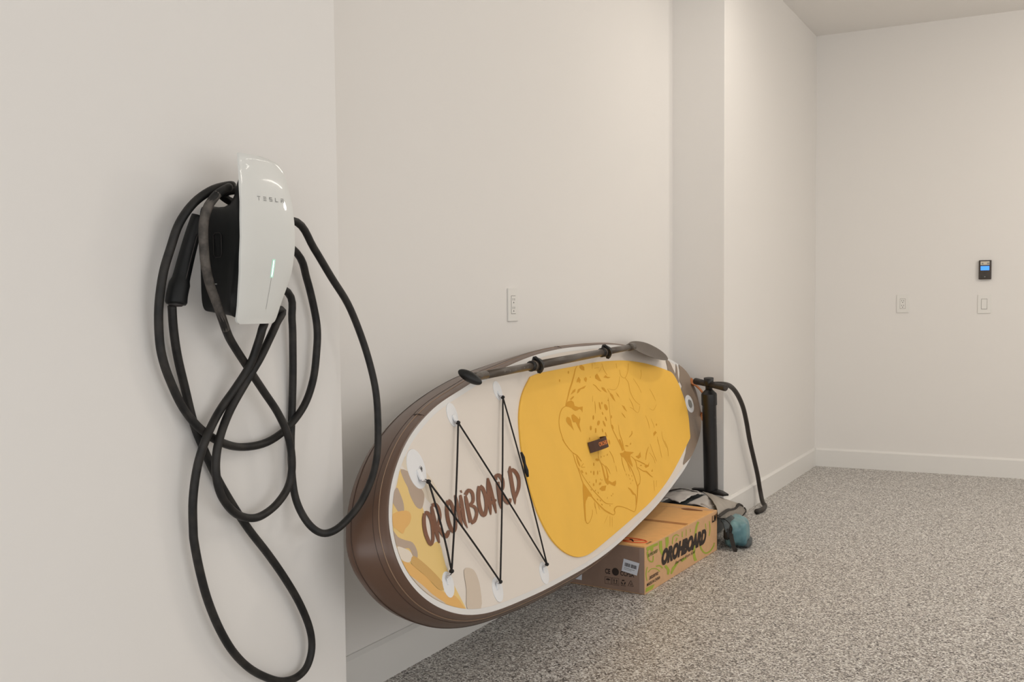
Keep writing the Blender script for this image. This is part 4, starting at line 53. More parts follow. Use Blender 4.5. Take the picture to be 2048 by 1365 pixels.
',0.0458]]],[[[0.6913,0.1578],[0.6941,0.1493],[0.6981,0.1372],[0.7009,0.1287]],[[0.7017,0.1562],[0.704,0.1478],[0.7073,0.1358],[0.7096,0.1274]]],[[[0.7431,0.1587],[0.7462,0.1481],[0.7504,0.1326],[0.7521,0.119],[0.7492,0.108],[0.7437,0.0979],[0.7398,0.0911]],[[0.7555,0.1569],[0.7586,0.1462],[0.7629,0.1306],[0.7646,0.1165],[0.761,0.1052],[0.7548,0.095],[0.7503,0.0883]]],[[[0.0189,0.1094],[0.0146,0.1028],[0.0086,0.0929],[0.0053,0.0829],[0.0072,0.0722],[0.0118,0.0611],[0.0152,0.0536]],[[0.0281,0.1065],[0.0237,0.0999],[0.0178,0.0902],[0.0146,0.0807],[0.0165,0.0706],[0.021,0.0596],[0.0244,0.0521]]],[[[0.0337,0.0831],[0.0414,0.0853],[0.0529,0.0881],[0.0656,0.089],[0.0816,0.0865],[0.1011,0.0819],[0.1174,0.0769],[0.1306,0.071],[0.1428,0.0639],[0.1511,0.0589]],[[0.0264,0.0871],[0.0345,0.0892],[0.0471,0.092],[0.0623,0.0926],[0.0809,0.0901],[0.102,0.0853],[0.1207,0.0797],[0.1362,0.0727],[0.149,0.065],[0.1571,0.0599]]],[[[0.114,0.0877],[0.1252,0.0862],[0.1408,0.084],[0.1518,0.0814],[0.1602,0.0774],[0.17,0.071],[0.177,0.0662]],[[0.1104,0.0938],[0.1216,0.0926],[0.1388,0.0906],[0.1567,0.0866],[0.1711,0.0795],[0.1817,0.072],[0.1883,0.0671]]],[[[0.2003,0.0702],[0.211,0.0628],[0.2256,0.0525],[0.2338,0.0451],[0.235,0.0402],[0.2322,0.0347],[0.2299,0.0306]],[[0.2226,0.0722],[0.2337,0.0647],[0.2499,0.0532],[0.262,0.0419],[0.2618,0.033],[0.2558,0.0269],[0.251,0.0234]]],[[[0.2858,0.0182],[0.2931,0.0218],[0.3031,0.0272],[0.3133,0.0317],[0.3215,0.0354],[0.3313,0.0389],[0.341,0.0419],[0.3504,0.0456],[0.3603,0.0491],[0.3666,0.0518]],[[0.269,0.0244],[0.2726,0.0294],[0.2791,0.0364],[0.2865,0.0429],[0.297,0.0469],[0.3083,0.0501],[0.3192,0.0529],[0.3321,0.0551],[0.3453,0.057],[0.3548,0.058]]],[[[0.3999,0.0442],[0.4175,0.045],[0.443,0.0458],[0.461,0.0465]],[[0.3834,0.0576],[0.4023,0.0573],[0.4291,0.057],[0.4483,0.0567]]],[[[0.0139,0.1708],[0.0174,0.1611],[0.0226,0.1468],[0.0311,0.1344],[0.0456,0.1247],[0.0643,0.117],[0.0828,0.1144],[0.0892,0.1209],[0.0902,0.1314],[0.0903,0.1388]],[[0.0339,0.1674],[0.0352,0.1581],[0.0379,0.1447],[0.0431,0.1342],[0.0538,0.1272],[0.0673,0.1216],[0.0728,0.1203],[0.0765,0.1244],[0.0783,0.1342],[0.0793,0.1413]]]],"green_p":[[[0.0153,0.1917],[0.1336,0.184],[0.1335,0.1731],[0.085,0.175],[0.0849,0.1616],[0.0644,0.1606],[0.0509,0.1741],[0.0239,0.1691],[0.0153,0.1816]],[[-0.0038,0.0093],[0.0096,0.026],[0.0636,0.0236],[0.0979,0.0208],[0.0772,0.0068]]],"cab":{"A":[[-1.5,1.5939,1.4015],[-1.505,1.5457,1.3885],[-1.515,1.5039,1.3595],[-1.525,1.4741,1.318],[-1.535,1.4595,1.2694],[-1.54,1.4435,1.2184],[-1.545,1.4354,1.1537],[-1.55,1.4396,1.0928],[-1.55,1.4469,1.0537],[-1.55,1.4632,1.0127],[-1.55,1.4949,0.9558],[-1.545,1.5374,0.9074],[-1.545,1.5979,0.8725],[-1.55,1.6626,0.8562],[-1.55,1.7362,0.8577],[-1.55,1.8047,0.8823],[-1.55,1.8633,0.9269],[-1.55,1.8972,0.9836],[-1.55,1.9119,1.0471],[-1.55,1.9163,1.1008],[-1.55,1.9061,1.1511],[-1.545,1.8761,1.219],[-1.53,1.8243,1.2763]],"C":[[-1.48,1.5641,1.3933],[-1.48,1.532,1.3775],[-1.485,1.512,1.3527],[-1.49,1.504,1.3213],[-1.49,1.5015,1.2872],[-1.49,1.5051,1.2388],[-1.495,1.5208,1.1991],[-1.5,1.545,1.1587],[-1.51,1.5774,1.109],[-1.52,1.6055,1.0798],[-1.53,1.6632,1.0232],[-1.53,1.7064,0.9731],[-1.53,1.7512,0.9211],[-1.525,1.7776,0.8663],[-1.525,1.7881,0.8066],[-1.53,1.7823,0.7576],[-1.53,1.7447,0.7235],[-1.53,1.6976,0.7055],[-1.53,1.6579,0.7052],[-1.53,1.6142,0.7229],[-1.525,1.5733,0.7609],[-1.525,1.557,0.8017],[-1.525,1.5558,0.847],[-1.525,1.57,0.8934],[-1.53,1.6056,0.9428],[-1.52,1.6456,1.0012],[-1.51,1.6756,1.0462],[-1.51,1.7049,1.0845],[-1.51,1.7298,1.1194],[-1.515,1.751,1.1484]],"D":[[-1.5,1.7907,1.3413],[-1.505,1.8549,1.2864],[-1.505,1.9159,1.2218],[-1.5,1.9689,1.161],[-1.495,2.0097,1.0879],[-1.485,2.0314,1.0161],[-1.475,2.0409,0.9449],[-1.465,2.033,0.8665],[-1.46,2.02,0.7968],[-1.46,1.9961,0.7423],[-1.462,1.9539,0.6928],[-1.468,1.9121,0.6609],[-1.48,1.8793,0.6404],[-1.495,1.8509,0.6377],[-1.515,1.8313,0.6592],[-1.54,1.8248,0.6997],[-1.555,1.8251,0.7491],[-1.562,1.8292,0.8332],[-1.563,1.8365,0.9162],['
'-1.56,1.8381,0.9873],[-1.555,1.8344,1.055],[-1.55,1.8278,1.1256],[-1.545,1.8095,1.1875]],"B":[[-1.49,1.6667,1.1279],[-1.49,1.6615,1.107],[-1.5,1.6594,1.0781],[-1.515,1.6496,1.0321],[-1.53,1.6232,0.9873],[-1.54,1.5843,0.9408],[-1.53,1.537,0.8939],[-1.54,1.5196,0.8358],[-1.545,1.5101,0.77],[-1.55,1.5134,0.707],[-1.55,1.5158,0.6769],[-1.55,1.5287,0.6166],[-1.55,1.5486,0.5516],[-1.55,1.5803,0.482],[-1.55,1.6207,0.4197],[-1.55,1.6739,0.3663],[-1.55,1.7408,0.3228],[-1.55,1.7862,0.3067],[-1.55,1.8242,0.3048],[-1.55,1.8559,0.3187],[-1.55,1.8733,0.3556],[-1.55,1.8665,0.4051],[-1.55,1.8331,0.4725],[-1.55,1.7853,0.5417],[-1.55,1.7312,0.6095],[-1.555,1.6788,0.674],[-1.56,1.6361,0.7356],[-1.562,1.597,0.7961],[-1.564,1.565,0.8579],[-1.563,1.5358,0.9179],[-1.56,1.5108,0.9947],[-1.555,1.489,1.0585],[-1.55,1.4758,1.1133],[-1.545,1.4688,1.1584]]},"plug":[[-1.53,1.5286,1.3367],[-1.535,1.5175,1.2987],[-1.54,1.5065,1.2589],[-1.543,1.4949,1.2193],[-1.545,1.4839,1.1848],[-1.545,1.4792,1.1613]],"plate":[[1.4598,-1.4464,1.564,1.6261],[1.4569,-1.446,1.5613,1.6479],[1.4512,-1.4453,1.5599,1.6712],[1.4366,-1.4418,1.5568,1.6852],[1.4215,-1.4383,1.5546,1.69],[1.391,-1.4313,1.5495,1.6957],[1.3608,-1.4282,1.5473,1.6998],[1.3304,-1.4252,1.5437,1.7015],[1.2904,-1.427,1.5444,1.7047],[1.25,-1.4288,1.5436,1.7016],[1.2199,-1.4366,1.549,1.6995],[1.1895,-1.4444,1.5529,1.6911],[1.1591,-1.4543,1.5583,1.6828],[1.1387,-1.4609,1.5611,1.6803],[1.1285,-1.4642,1.5629,1.6791],[1.1203,-1.4666,1.5666,1.6785]],"hose":[[-1.525,5.0765,0.7505],[-1.53,5.2256,0.7268],[-1.53,5.3456,0.6757],[-1.53,5.4513,0.5999],[-1.53,5.5209,0.5116],[-1.53,5.5823,0.4086],[-1.53,5.6657,0.3006],[-1.53,5.7515,0.1895],[-1.53,5.8066,0.0951],[-1.5116,5.792,0.03],[-1.4859,5.7482,0.014],[-1.4751,5.6421,0.014],[-1.4864,5.5694,0.015]],"panel":[[[-1.6355,5.0799,0.197],[-1.5676,5.0568,0.188],[-1.5213,5.0932,0.165],[-1.508,5.227,0.125],[-1.5002,5.3405,0.09]],[[-1.5557,4.9358,0.199],[-1.4966,4.8846,0.19],[-1.4901,5.032,0.15],[-1.4995,5.2254,0.105],[-1.5277,5.4776,0.05]],[[-1.4775,4.7823,0.197],[-1.4562,4.7934,0.175],[-1.4741,4.9953,0.125],[-1.507,5.2704,0.07],[-1.5456,5.5722,0.015]],[[-1.4254,4.6605,0.18],[-1.4454,4.7902,0.145],[-1.4869,5.0563,0.09],[-1.5183,5.3004,0.045],[-1.5357,5.4869,0.012]],[[-1.4143,4.6321,0.165],[-1.4453,4.8065,0.125],[-1.49,5.0669,0.075],[-1.5197,5.2962,0.035],[-1.5333,5.4394,0.01]]],"bstrap":[[-1.4089,4.6222,0.172],[-1.4328,4.7647,0.158],[-1.4576,4.9224,0.142],[-1.4815,5.0731,0.118],[-1.4929,5.1751,0.104],[-1.4929,5.2299,0.11],[-1.4916,5.272,0.108],[-1.5021,5.3377,0.085]],"pipe":[[-1.4109,4.6211,0.165],[-1.4419,4.7952,0.125],[-1.4864,5.0549,0.075],[-1.5161,5.2836,0.035],[-1.5297,5.4264,0.01],[-1.5432,5.5635,0.014],[-1.5235,5.4627,0.053]],"pd":[[-1.5736,2.7074,0.9407],[-1.7515,4.4052,0.9633],[-1.6213,3.1627,0.9468],[-1.7055,3.9669,0.9575]],"toward":[0.9769,0.0998,0.1891],"gripc":[-1.5634,2.6366,0.943],"gripdir":[0.7953,0.3932,-0.4615],"blade":[[-1.7541,4.3661,0.9794],[-1.7609,4.3915,0.9822],[-1.7683,4.425,0.9844],[-1.7749,4.4613,0.9856],[-1.7805,4.4994,0.9855],[-1.7853,4.5402,0.9844],[-1.7891,4.5807,0.9823],[-1.7917,4.6209,0.9793],[-1.7933,4.6607,0.9753],[-1.7935,4.6964,0.9705],[-1.7919,4.7266,0.9648],[-1.7888,4.7527,0.9584],[-1.785,4.7757,0.9516],[-1.7806,4.796,0.9448],[-1.7754,4.8131,0.9376],[-1.7696,4.8264,0.9303],[-1.7629,4.8362,0.9228],[-1.7557,4.8422,0.9153],[-1.7481,4.8429,0.9082],[-1.74,4.8367,0.9015],[-1.7317,4.8253,0.8953],[-1.7245,4.8118,0.8905],[-1.7191,4.7983,0.8873],[-1.7149,4.7827,0.8856],[-1.7112,4.7621,0.885],[-1.7077,4.7337,0.8857],[-1.7047,4.7003,0.8875],[-1.7026,4.6678,0.89],[-1.7015,4.6379,0.8931],[-1.7012,4.609,0.8968],[-1.7016,4.5815,0.901],[-1.7027,4.5558,0.9056],[-1.7046,4.5315,0.9106],[-1.7065,4.5078,0.9157],[-1.7083,4.4841,0.9206],[-1.7102,4.4611,0.9256],[-1.7128,4.4398,0.9308],[-1.7166,4.4205,0.937],[-1.721,4.403,0.9436],[-1.7246,4.3881,0.949],[-1.7264,4.3761,0.9523],[-1.7274,4.3667,0.9545],[-1.729,4.3589,0.9571],[-1.7318,4.3516,0.9606],[-1.7351,4.346,0.9646],[-1'
'.7391,4.3444,0.9684],[-1.7435,4.3462,0.9723],[-1.7485,4.3521,0.9761]],"bladen":[0.677,0.1004,0.7291]}')

# ---------------------------------------------------------------- helpers
def lin(c):
    return tuple(((v/255)/12.92 if v/255 <= .04045 else ((v/255+.055)/1.055)**2.4) for v in c)+(1.0,)

def mat(name, col, rough=.5, metal=0, spec=.5, coat=0, noise=None, bump=None, col2=None, emit=None, estr=1, sheen=0, alpha=1, trans=0):
    """noise=(scale, amount) colour grain; bump=(scale, strength, distance)"""
    m = bpy.data.materials.new(name); m.use_nodes = True
    nt = m.node_tree; b = nt.nodes['Principled BSDF']
    c = lin(col); b.inputs['Base Color'].default_value = c
    b.inputs['Roughness'].default_value = rough; b.inputs['Metallic'].default_value = metal
    b.inputs['Specular IOR Level'].default_value = spec
    b.inputs['Coat Weight'].default_value = coat; b.inputs['Coat Roughness'].default_value = .05
    b.inputs['Sheen Weight'].default_value = sheen
    if trans: b.inputs['Transmission Weight'].default_value = trans
    tc = nt.nodes.new('ShaderNodeTexCoord')
    if noise:
        n = nt.nodes.new('ShaderNodeTexNoise'); n.inputs['Scale'].default_value = noise[0]; n.inputs['Detail'].default_value = 6
        nt.links.new(tc.outputs['Object'], n.inputs['Vector'])
        mx = nt.nodes.new('ShaderNodeMix'); mx.data_type = 'RGBA'
        c2 = lin(col2) if col2 else tuple(v*(1-noise[1]) for v in c[:3])+(1,)
        mx.inputs['A'].default_value = c; mx.inputs['B'].default_value = c2
        r = nt.nodes.new('ShaderNodeMapRange'); r.inputs['From Min'].default_value = .4; r.inputs['From Max'].default_value = .7
        nt.links.new(n.outputs['Fac'], r.inputs['Value']); nt.links.new(r.outputs['Result'], mx.inputs['Factor'])
        nt.links.new(mx.outputs['Result'], b.inputs['Base Color'])
    if bump:
        n2 = nt.nodes.new('ShaderNodeTexNoise'); n2.inputs['Scale'].default_value = bump[0]; n2.inputs['Detail'].default_value = 4
        nt.links.new(tc.outputs['Object'], n2.inputs['Vector'])
        bp = nt.nodes.new('ShaderNodeBump'); bp.inputs['Strength'].default_value = bump[1]; bp.inputs['Distance'].default_value = bump[2]
        nt.links.new(n2.outputs['Fac'], bp.inputs['Height']); nt.links.new(bp.outputs['Normal'], b.inputs['Normal'])
    if emit:
        b.inputs['Emission Color'].default_value = lin(emit); b.inputs['Emission Strength'].default_value = estr
    return m

def link(o, parent=None):
    S.collection.objects.link(o)
    if parent is not None:
        o.parent = parent
    return o

def mesh_obj(name, verts, faces, m, parent=None, smooth=False, fmats=None, mats=None):
    """verts in world space; parented objects are made relative to the parent"""
    me = bpy.data.meshes.new(name)
    off = Vector((0, 0, 0))
    if parent is not None: off = Vector(parent.location) if parent.parent is None else Vector(parent['wloc'])
    else: 
        vs = [Vector(v) for v in verts]
        mn = Vector([min(v[i] for v in vs) for i in range(3)]); mxx = Vector([max(v[i] for v in vs) for i in range(3)])
        off = Vector(((mn.x+mxx.x)/2, (mn.y+mxx.y)/2, mn.z))
    me.from_pydata([tuple(Vector(v)-off) for v in verts], [], faces)
    for mm in (mats or [m]): me.materials.append(mm)
    if fmats:
        for p, k in zip(me.polygons, fmats): p.material_index = k
    if smooth:
        for p in me.polygons: p.use_smooth = True
    me.update()
    o = bpy.data.objects.new(name, me)
    if parent is None: o.location = off
    o['wloc'] = tuple(off)
    return link(o, parent)

def empty(name, loc, label, cat, group=None):
    o = bpy.data.objects.new(name, None); o.location = loc; o.empty_display_size = .05
    o['label'] = label; o['category'] = cat
    if group: o['group'] = group
    return link(o)

def tag(o, label=None, cat=None, kind=None):
    if label: o['label'] = label
    if cat: o['category'] = cat
    if kind: o['kind'] = kind
    return o

def bm_obj(name, bm, m, parent=None, smooth=False):
    bm.verts.ensure_lookup_table()
    v = [tuple(x.co) for x in bm.verts]
    for i, x in enumerate(bm.verts): x.index = i
    f = [[x.index for x in p.verts] for p in bm.faces]; bm.free()
    return mesh_obj(name, v, f, m, parent, smooth)

def bevel_box(x0, x1, y0, y1, z0, z1, r=.0, seg=2):
    bm = bmesh.new(); bmesh.ops.create_cube(bm, size=1)
    for v in bm.verts:
        v.co = Vector((x0+(v.co.x+.5)*(x1-x0), y0+(v.co.y+.5)*(y1-y0), z0+(v.co.z+.5)*(z1-z0)))
    if r: bmesh.ops.bevel(bm, geom=bm.edges[:], offset=r, segments=seg, affect='EDGES', profile=.6)
    return bm

def box(name, x0, x1, y0, y1, z0, z1, m, parent=None, r=0, seg=2):
    return bm_obj(name, bevel_box(x0, x1, y0, y1, z0, z1, r, seg), m, parent)

def catmull(P, n):
    P = [np.array(p, float) for p in P]; out = []
    for i in range(len(P)-1):
        p0, p1, p2, p3 = P[max(i-1, 0)], P[i], P[i+1], P[min(i+2, len(P)-1)]
        for k in range(n):
            t = k/n
            out.append(.5*((2*p1)+(-p0+p2)*t+(2*p0-5*p1+4*p2-p3)*t*t+(-p0+3*p1-3*p2+p3)*t**3))
    out.append(P[-1]); return out

def tube(name, pts, rad, m, parent=None, seg=10, caps=True, prof=None, up=None):
    """rad: number or list. prof: list of (a,b) section points for flat straps"""
    P = [np.array(p, float) for p in pts]; n = len(P)
    R = rad if hasattr(rad, '__len__') else [rad]*n
    T = []
    for i in range(n):
        d = P[min(i+1, n-1)]-P[max(i-1, 0)]; T.append(d/(np.linalg.norm(d)+1e-12))
    a = np.array(up, float) if up is not None else (np.array([0, 0, 1.]) if abs(T[0][2]) < .9 else np.array([1., 0, 0]))
    A = a-T[0]*(a@T[0]); A /= np.linalg.norm(A); vs = []; fs = []
    sec = prof or [(math.cos(2*math.pi*k/seg), math.sin(2*math.pi*k/seg)) for k in range(seg)]
    q = len(sec)
    for i in range(n):
        if up is not None: A = np.array(up, float)
        A = A-T[i]*(A@T[i]); A /= np.linalg.norm(A); B = np.cross(T[i], A)
        for (c, s) in sec: vs.append(P[i]+R[i]*(A*c+B*s))
    for i in range(n-1):
        for k in range(q):
            fs.append((i*q+k, i*q+(k+1) % q, (i+1)*q+(k+1) % q, (i+1)*q+k))
    if caps: fs.append(tuple(range(q))[::-1]); fs.append(tuple((n-1)*q+k for k in range(q)))
    return mesh_obj(name, vs, fs, m, parent, smooth=prof is None)

def lathe(name, o, ax, prof, m, parent=None, seg=28, smooth=True):
    """prof: (t along axis, radius)"""
    ax = np.array(ax, float); ax /= np.linalg.norm(ax); o = np.array(o, float)
    pts = [o+ax*t for t, r in prof]
    a = np.array([0, 0, 1.]) if abs(ax[2]) < .9 else np.array([1., 0, 0])
    A = a-ax*(a@ax); A /= np.linalg.norm(A); B = np.cross(ax, A); vs = []; fs = []
    for p, (t, r) in zip(pts, prof):
        for k in range(seg):
            an = 2*math.pi*k/seg; vs.append(p+r*(A*math.cos(an)+B*math.sin(an)))
    n = len(prof)
    for i in range(n-1):
        for k in range(seg): fs.append((i*seg+k, i*seg+(k+1) % seg, (i+1)*seg+(k+1) % seg, (i+1)*seg+k))
    fs.append(tuple(range(seg))[::-1]); fs.append(tuple((n-1)*seg+k for k in range(seg)))
    ob = mesh_obj(name, vs, fs, m, parent)
    if smooth:
        for p in ob.data.polygons:
            p.use_smooth = len(p.vertices) == 4
    return ob

def smooth_angle(o, deg=35):
    me = o.data
    for p in me.polygons: p.use_smooth = True
    bm = bmesh.new(); bm.from_mesh(me)
    for e in bm.edges:
        if len(e.link_faces) == 2 and e.calc_face_angle(0) > math.radians(deg): e.smooth = False
    bm.to_mesh(me); bm.free(); return o

def text_mesh(name, s, m, parent, o, ax, ay, height, shear=0., bold=0., width=None, depth=.0002):
    """lettering as a thin raised print; o = lower left, ax/ay = unit axes in world space, height of capitals"""
    cu = bpy.data.curves.new(name, 'FONT'); cu.body = s; cu.shear = shear; cu.offset = bold
    cu.extrude = 0; cu.resolution_u = 3
    t = bpy.data.objects.new(name+'_t', cu); S.collection.objects.link(t)
    dg = bpy.context.evaluated_depsgraph_get(); me = bpy.data.meshes.new_from_object(t.evaluated_get(dg))
    bpy.data.objects.remove(t)
    v = [x.co.copy() for x in me.vertices]; f = [list(p.vertices) for p in me.polygons]
    x0 = min(a.x for a in v); x1 = max(a.x for a in v); h = .73
    ys = min(a.y for a in v)
    sy = height/h; sx = (width/(x1-x0)) if width else sy
    ax = np.array(ax, float); ay = np.array(ay, float); nn = np.cross(ax, ay); o = np.array(o, float)
    V = [o+ax*(a.x-x0)*sx+ay*a.y*sy+nn*depth for a in v]
    bpy.data.meshes.remove(me)
    return mesh_obj(name, V, f, m, parent)

# ---------------------------------------------------------------- materials
M = {}
M['wall'] = mat('wall_paint', (238, 235, 231), .55, bump=(180, .04, .001))
M['ceil'] = mat('ceiling_paint', (240, 237, 233), .7, bump=(120, .05, .001))
M['trim'] = mat('trim_paint', (236, 234, 230), .35)
M['white'] = mat('white_plastic', (236, 234, 229), .35)
M['gap'] = mat('gap_grey', (120, 112, 104), .6)
M['slot'] = mat('slot_dark', (60, 54, 50), .5)
def floor_mat():
    m = bpy.data.materials.new('epoxy_flake_floor'); m.use_nodes = True; nt = m.node_tree; b = nt.nodes['Principled BSDF']
    tc = nt.nodes.new('ShaderNodeTexCoord')
    v = nt.nodes.new('ShaderNodeTexVoronoi'); v.inputs['Scale'].default_value = 200; v.inputs['Randomness'].default_value = 1
    nt.links.new(tc.outputs['Object'], v.inputs['Vector'])
    sp = nt.nodes.new('ShaderNodeSeparateColor'); nt.links.new(v.outputs['Color'], sp.inputs['Color'])
    r = nt.nodes.new('ShaderNodeValToRGB'); nt.links.new(sp.outputs['Red'], r.inputs['Fac'])
    e = r.color_ramp; e.interpolation = 'CONSTANT'
    cols = [(0, (70, 65, 62)), (.11, (116, 110, 105)), (.25, (158, 151, 145)), (.44, (190, 184, 178)), (.66, (220, 216, 210)), (.86, (246, 244, 240))]
    e.elements[0].position = 0; e.elements[0].color = lin(cols[0][1]); e.elements[1].position = cols[1][0]; e.elements[1].color = lin(cols[1][1])
    for p, c in cols[2:]:
        q = e.elements.new(p); q.color = lin(c)
    nt.links.new(r.outputs['Color'], b.inputs['Base Color'])
    b.inputs['Roughness'].default_value = .42
    bp = nt.nodes.new('ShaderNodeBump'); bp.inputs['Strength'].default_value = .35; bp.inputs['Distance'].default_value = .0012
    nt.links.new(sp.outputs['Green'], bp.inputs['Height']); nt.links.new(bp.outputs['Normal'], b.inputs['Normal'])
    return m
M['floor'] = floor_mat()
M['black'] = mat('black_plastic', (15, 17, 18), .5, spec=.3, noise=(9, .4), col2=(30, 30, 30), bump=(300, .1, .0005))
M['glass'] = mat('white_glass', (226, 227, 223), .4, coat=.55)
M['greyink'] = mat('grey_ink', (150, 150, 147), .4)
M['led'] = mat('status_light', (200, 255, 235), .4, emit=(170, 255, 225), estr=6)
M['ledhalo'] = mat('status_light_halo', (214, 232, 224), .4, emit=(120, 220, 180), estr=.25)
M['cable'] = mat('rubber_cable', (22, 22, 22), .5, spec=.35, noise=(28, .5), col2=(46, 43, 40), bump=(60, .15, .001))
M['dusty'] = mat('dusty_rubber', (96, 90, 84), .75, noise=(45, .5), col2=(48, 45, 43), bump=(60, .2, .001))
M['deck'] = mat('deck_pvc', (236, 227, 217), .4, bump=(900, .08, .0004))
M['band'] = mat('white_rail_band', (232, 231, 229), .3)
M['rail'] = mat('brown_rail', (98, 74, 60), .33, bump=(7, .15, .004))
M['seam'] = mat('rail_seam', (150, 122, 98), .4)
M['seamdark'] = mat('seam_line', (62, 46, 38), .5)
M['pad'] = mat('eva_pad', (252, 198, 80), .75, bump=(500, .25, .0006), noise=(6, .04))
M['padline'] = mat('pad_print', (222, 158, 34), .8)
M['brown'] = mat('brown_print', (128, 82, 56), .5)
CAMO = dict(tan=(230, 217, 197), yellow=(240, 206, 130), taupe=(186, 164, 145), amber=(236, 184, 104), cream=(236, 224, 208), ochre=(214, 170, 96), greige=(216, 200, 182), tailgrey=(146, 128, 112))
for k, c in CAMO.items(): M[k] = mat('print_'+k, c, .42)
M['bpatch'] = mat('patch_white', (240, 241, 243), .22)
M['steel'] = mat('stainless_steel', (200, 200, 205), .2, metal=1)
M['cord'] = mat('bungee_cord', (26, 22, 22), .7)
M['paddle'] = mat('paddle_shaft_grey', (78, 68, 58), .32, noise=(14, .2))
M['blade'] = mat('paddle_blade_grey', (90, 79, 69), .45)
M['pblack'] = mat('paddle_black', (18, 18, 18), .45)
M['strapbrown'] = mat('brown_webbing', (84, 58, 44), .75, bump=(400, .3, .001))
M['orange'] = mat('orange_print', (240, 140, 70), .7)
M['copper'] = mat('copper_webbing', (176, 108, 56), .6, bump=(400, .3, .001))
M['valvegrey'] = mat('valve_grey', (138, 138, 132), .4)
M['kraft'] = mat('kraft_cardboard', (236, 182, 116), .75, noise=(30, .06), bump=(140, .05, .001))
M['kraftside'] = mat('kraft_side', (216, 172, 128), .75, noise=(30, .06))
M['kraftend'] = mat('kraft_end', (150, 124, 108), .7, noise=(20, .1))  # one cardboard toned per face: brighter lid, shade put into the end colour
M['tape'] = mat('clear_tape', (166, 142, 128), .18, coat=.5)
M['kraftdark'] = mat('kraft_crease', (176, 122, 70), .8)
M['torn'] = mat('torn_cardboard', (134, 84, 46), .9)
M['green'] = mat('green_print', (164, 176, 62), .7)
M['ink'] = mat('black_ink', (48, 36, 30), .7)
M['greenink'] = mat('dark_green_ink', (92, 104, 40), .7)
M['red'] = mat('red_print', (222, 98, 52), .7)
M['label'] = mat('paper_label', (226, 230, 238), .5)
M['bagcloth'] = mat('grey_bag_cloth', (176, 168, 158), .7, noise=(12, .12), bump=(30, .5, .004))
M['bagdark'] = mat('dark_bag_cloth', (70, 78, 80), .55, noise=(14, .3), bump=(24, .6, .006))
M['bagwhite'] = mat('silver_bag_cloth', (212, 206, 200), .35, bump=(20, .6, .006))
M['strap'] = mat('black_webbing', (46, 41, 37), .75, bump=(400, .3, .001))
M['teal'] = mat('teal_dry_bag', (112, 152, 158), .32, noise=(10, .3), col2=(66, 108, 120), bump=(16, .6, .008))
M['pump'] = mat('pump_black', (20, 20, 22), .4, bump=(200, .1, .0005))
M['pumpgrey'] = mat('pump_handle_grey', (46, 42, 40), .5)
M['hose'] = mat('hose_rubber', (48, 42, 37), .55, bump=(200, .1, .0005))
M['panel'] = mat('controller_dark', (58, 48, 40), .35)
M['screen'] = mat('blue_screen', (60, 130, 220), .3, emit=(70, 150, 255), estr=1.1)
M['notice'] = mat('paper_notice', (214, 204, 186), .6)
M['ledtube'] = mat('led_tube', (255, 245, 230), .4)

# ---------------------------------------------------------------- room
XN, XA = -1.575, -1.855; YE, YC, YB = 2.035, 5.2512, 7.447; ZC = 3.017; XR, YF = 4.2, -2.6
def st(o): o['kind'] = 'structure'; return o
st(box('floor', -2.1, XR, YF, YB+.1, -.1, 0, M['floor']))
st(box('ceiling', -2.1, XR, YF, YB+.1, ZC, ZC+.1, M['ceil']))
st(box('wall_left_near', -2.1, XN, YF, YE, 0, ZC, M['wall'], r=.002))
st(box('wall_left_alcove', -2.1, XA, YE, YC, 0, ZC, M['wall']))
st(box('wall_left_far', -2.1, XN, YC, YB, 0, ZC, M['wall'], r=.002))
st(box('wall_back', -2.1, XR, YB, YB+.1, 0, ZC, M['wall']))
st(box('wall_right', XR, XR+.1, YF, YB+.1, 0, ZC, M['wall']))
st(box('wall_front', -2.1, XR+.1, YF-.1, YF, 0, ZC, M['wall']))
BH, BT = .1285, .014
def baseboard(name, p, q, n):
    """profile board along p->q, n = outward direction into the room"""
    p = np.array(p, float); q = np.array(q, float); n = np.array(n, float)
    prof = [(0, 0), (BT, 0), (BT, BH-.012), (BT*.35, BH), (0, BH)]
    vs = [e+n*a+np.array([0, 0, z]) for e in (p, q) for a, z in prof]
    k = len(prof); fs = [(i, (i+1) % k, k+(i+1) % k, k+i) for i in range(k)]+[tuple(range(k))[::-1], tuple(range(k, 2*k))]
    return st(mesh_obj(name, vs, fs, M['trim']))
baseboard('baseboard_left_near', (XN, YF, 0), (XN, YE, 0), (1, 0, 0))
baseboard('baseboard_left_alcove', (XA, YE, 0), (XA, YC, 0), (1, 0, 0))
baseboard('baseboard_left_return', (XA+BT, YC, 0), (XN+BT, YC, 0), (0, -1, 0))
baseboard('baseboard_left_far', (XN, YC, 0), (XN, YB, 0), (1, 0, 0))
baseboard('baseboard_back', (XN+BT, YB, 0), (XR, YB, 0), (0, -1, 0))

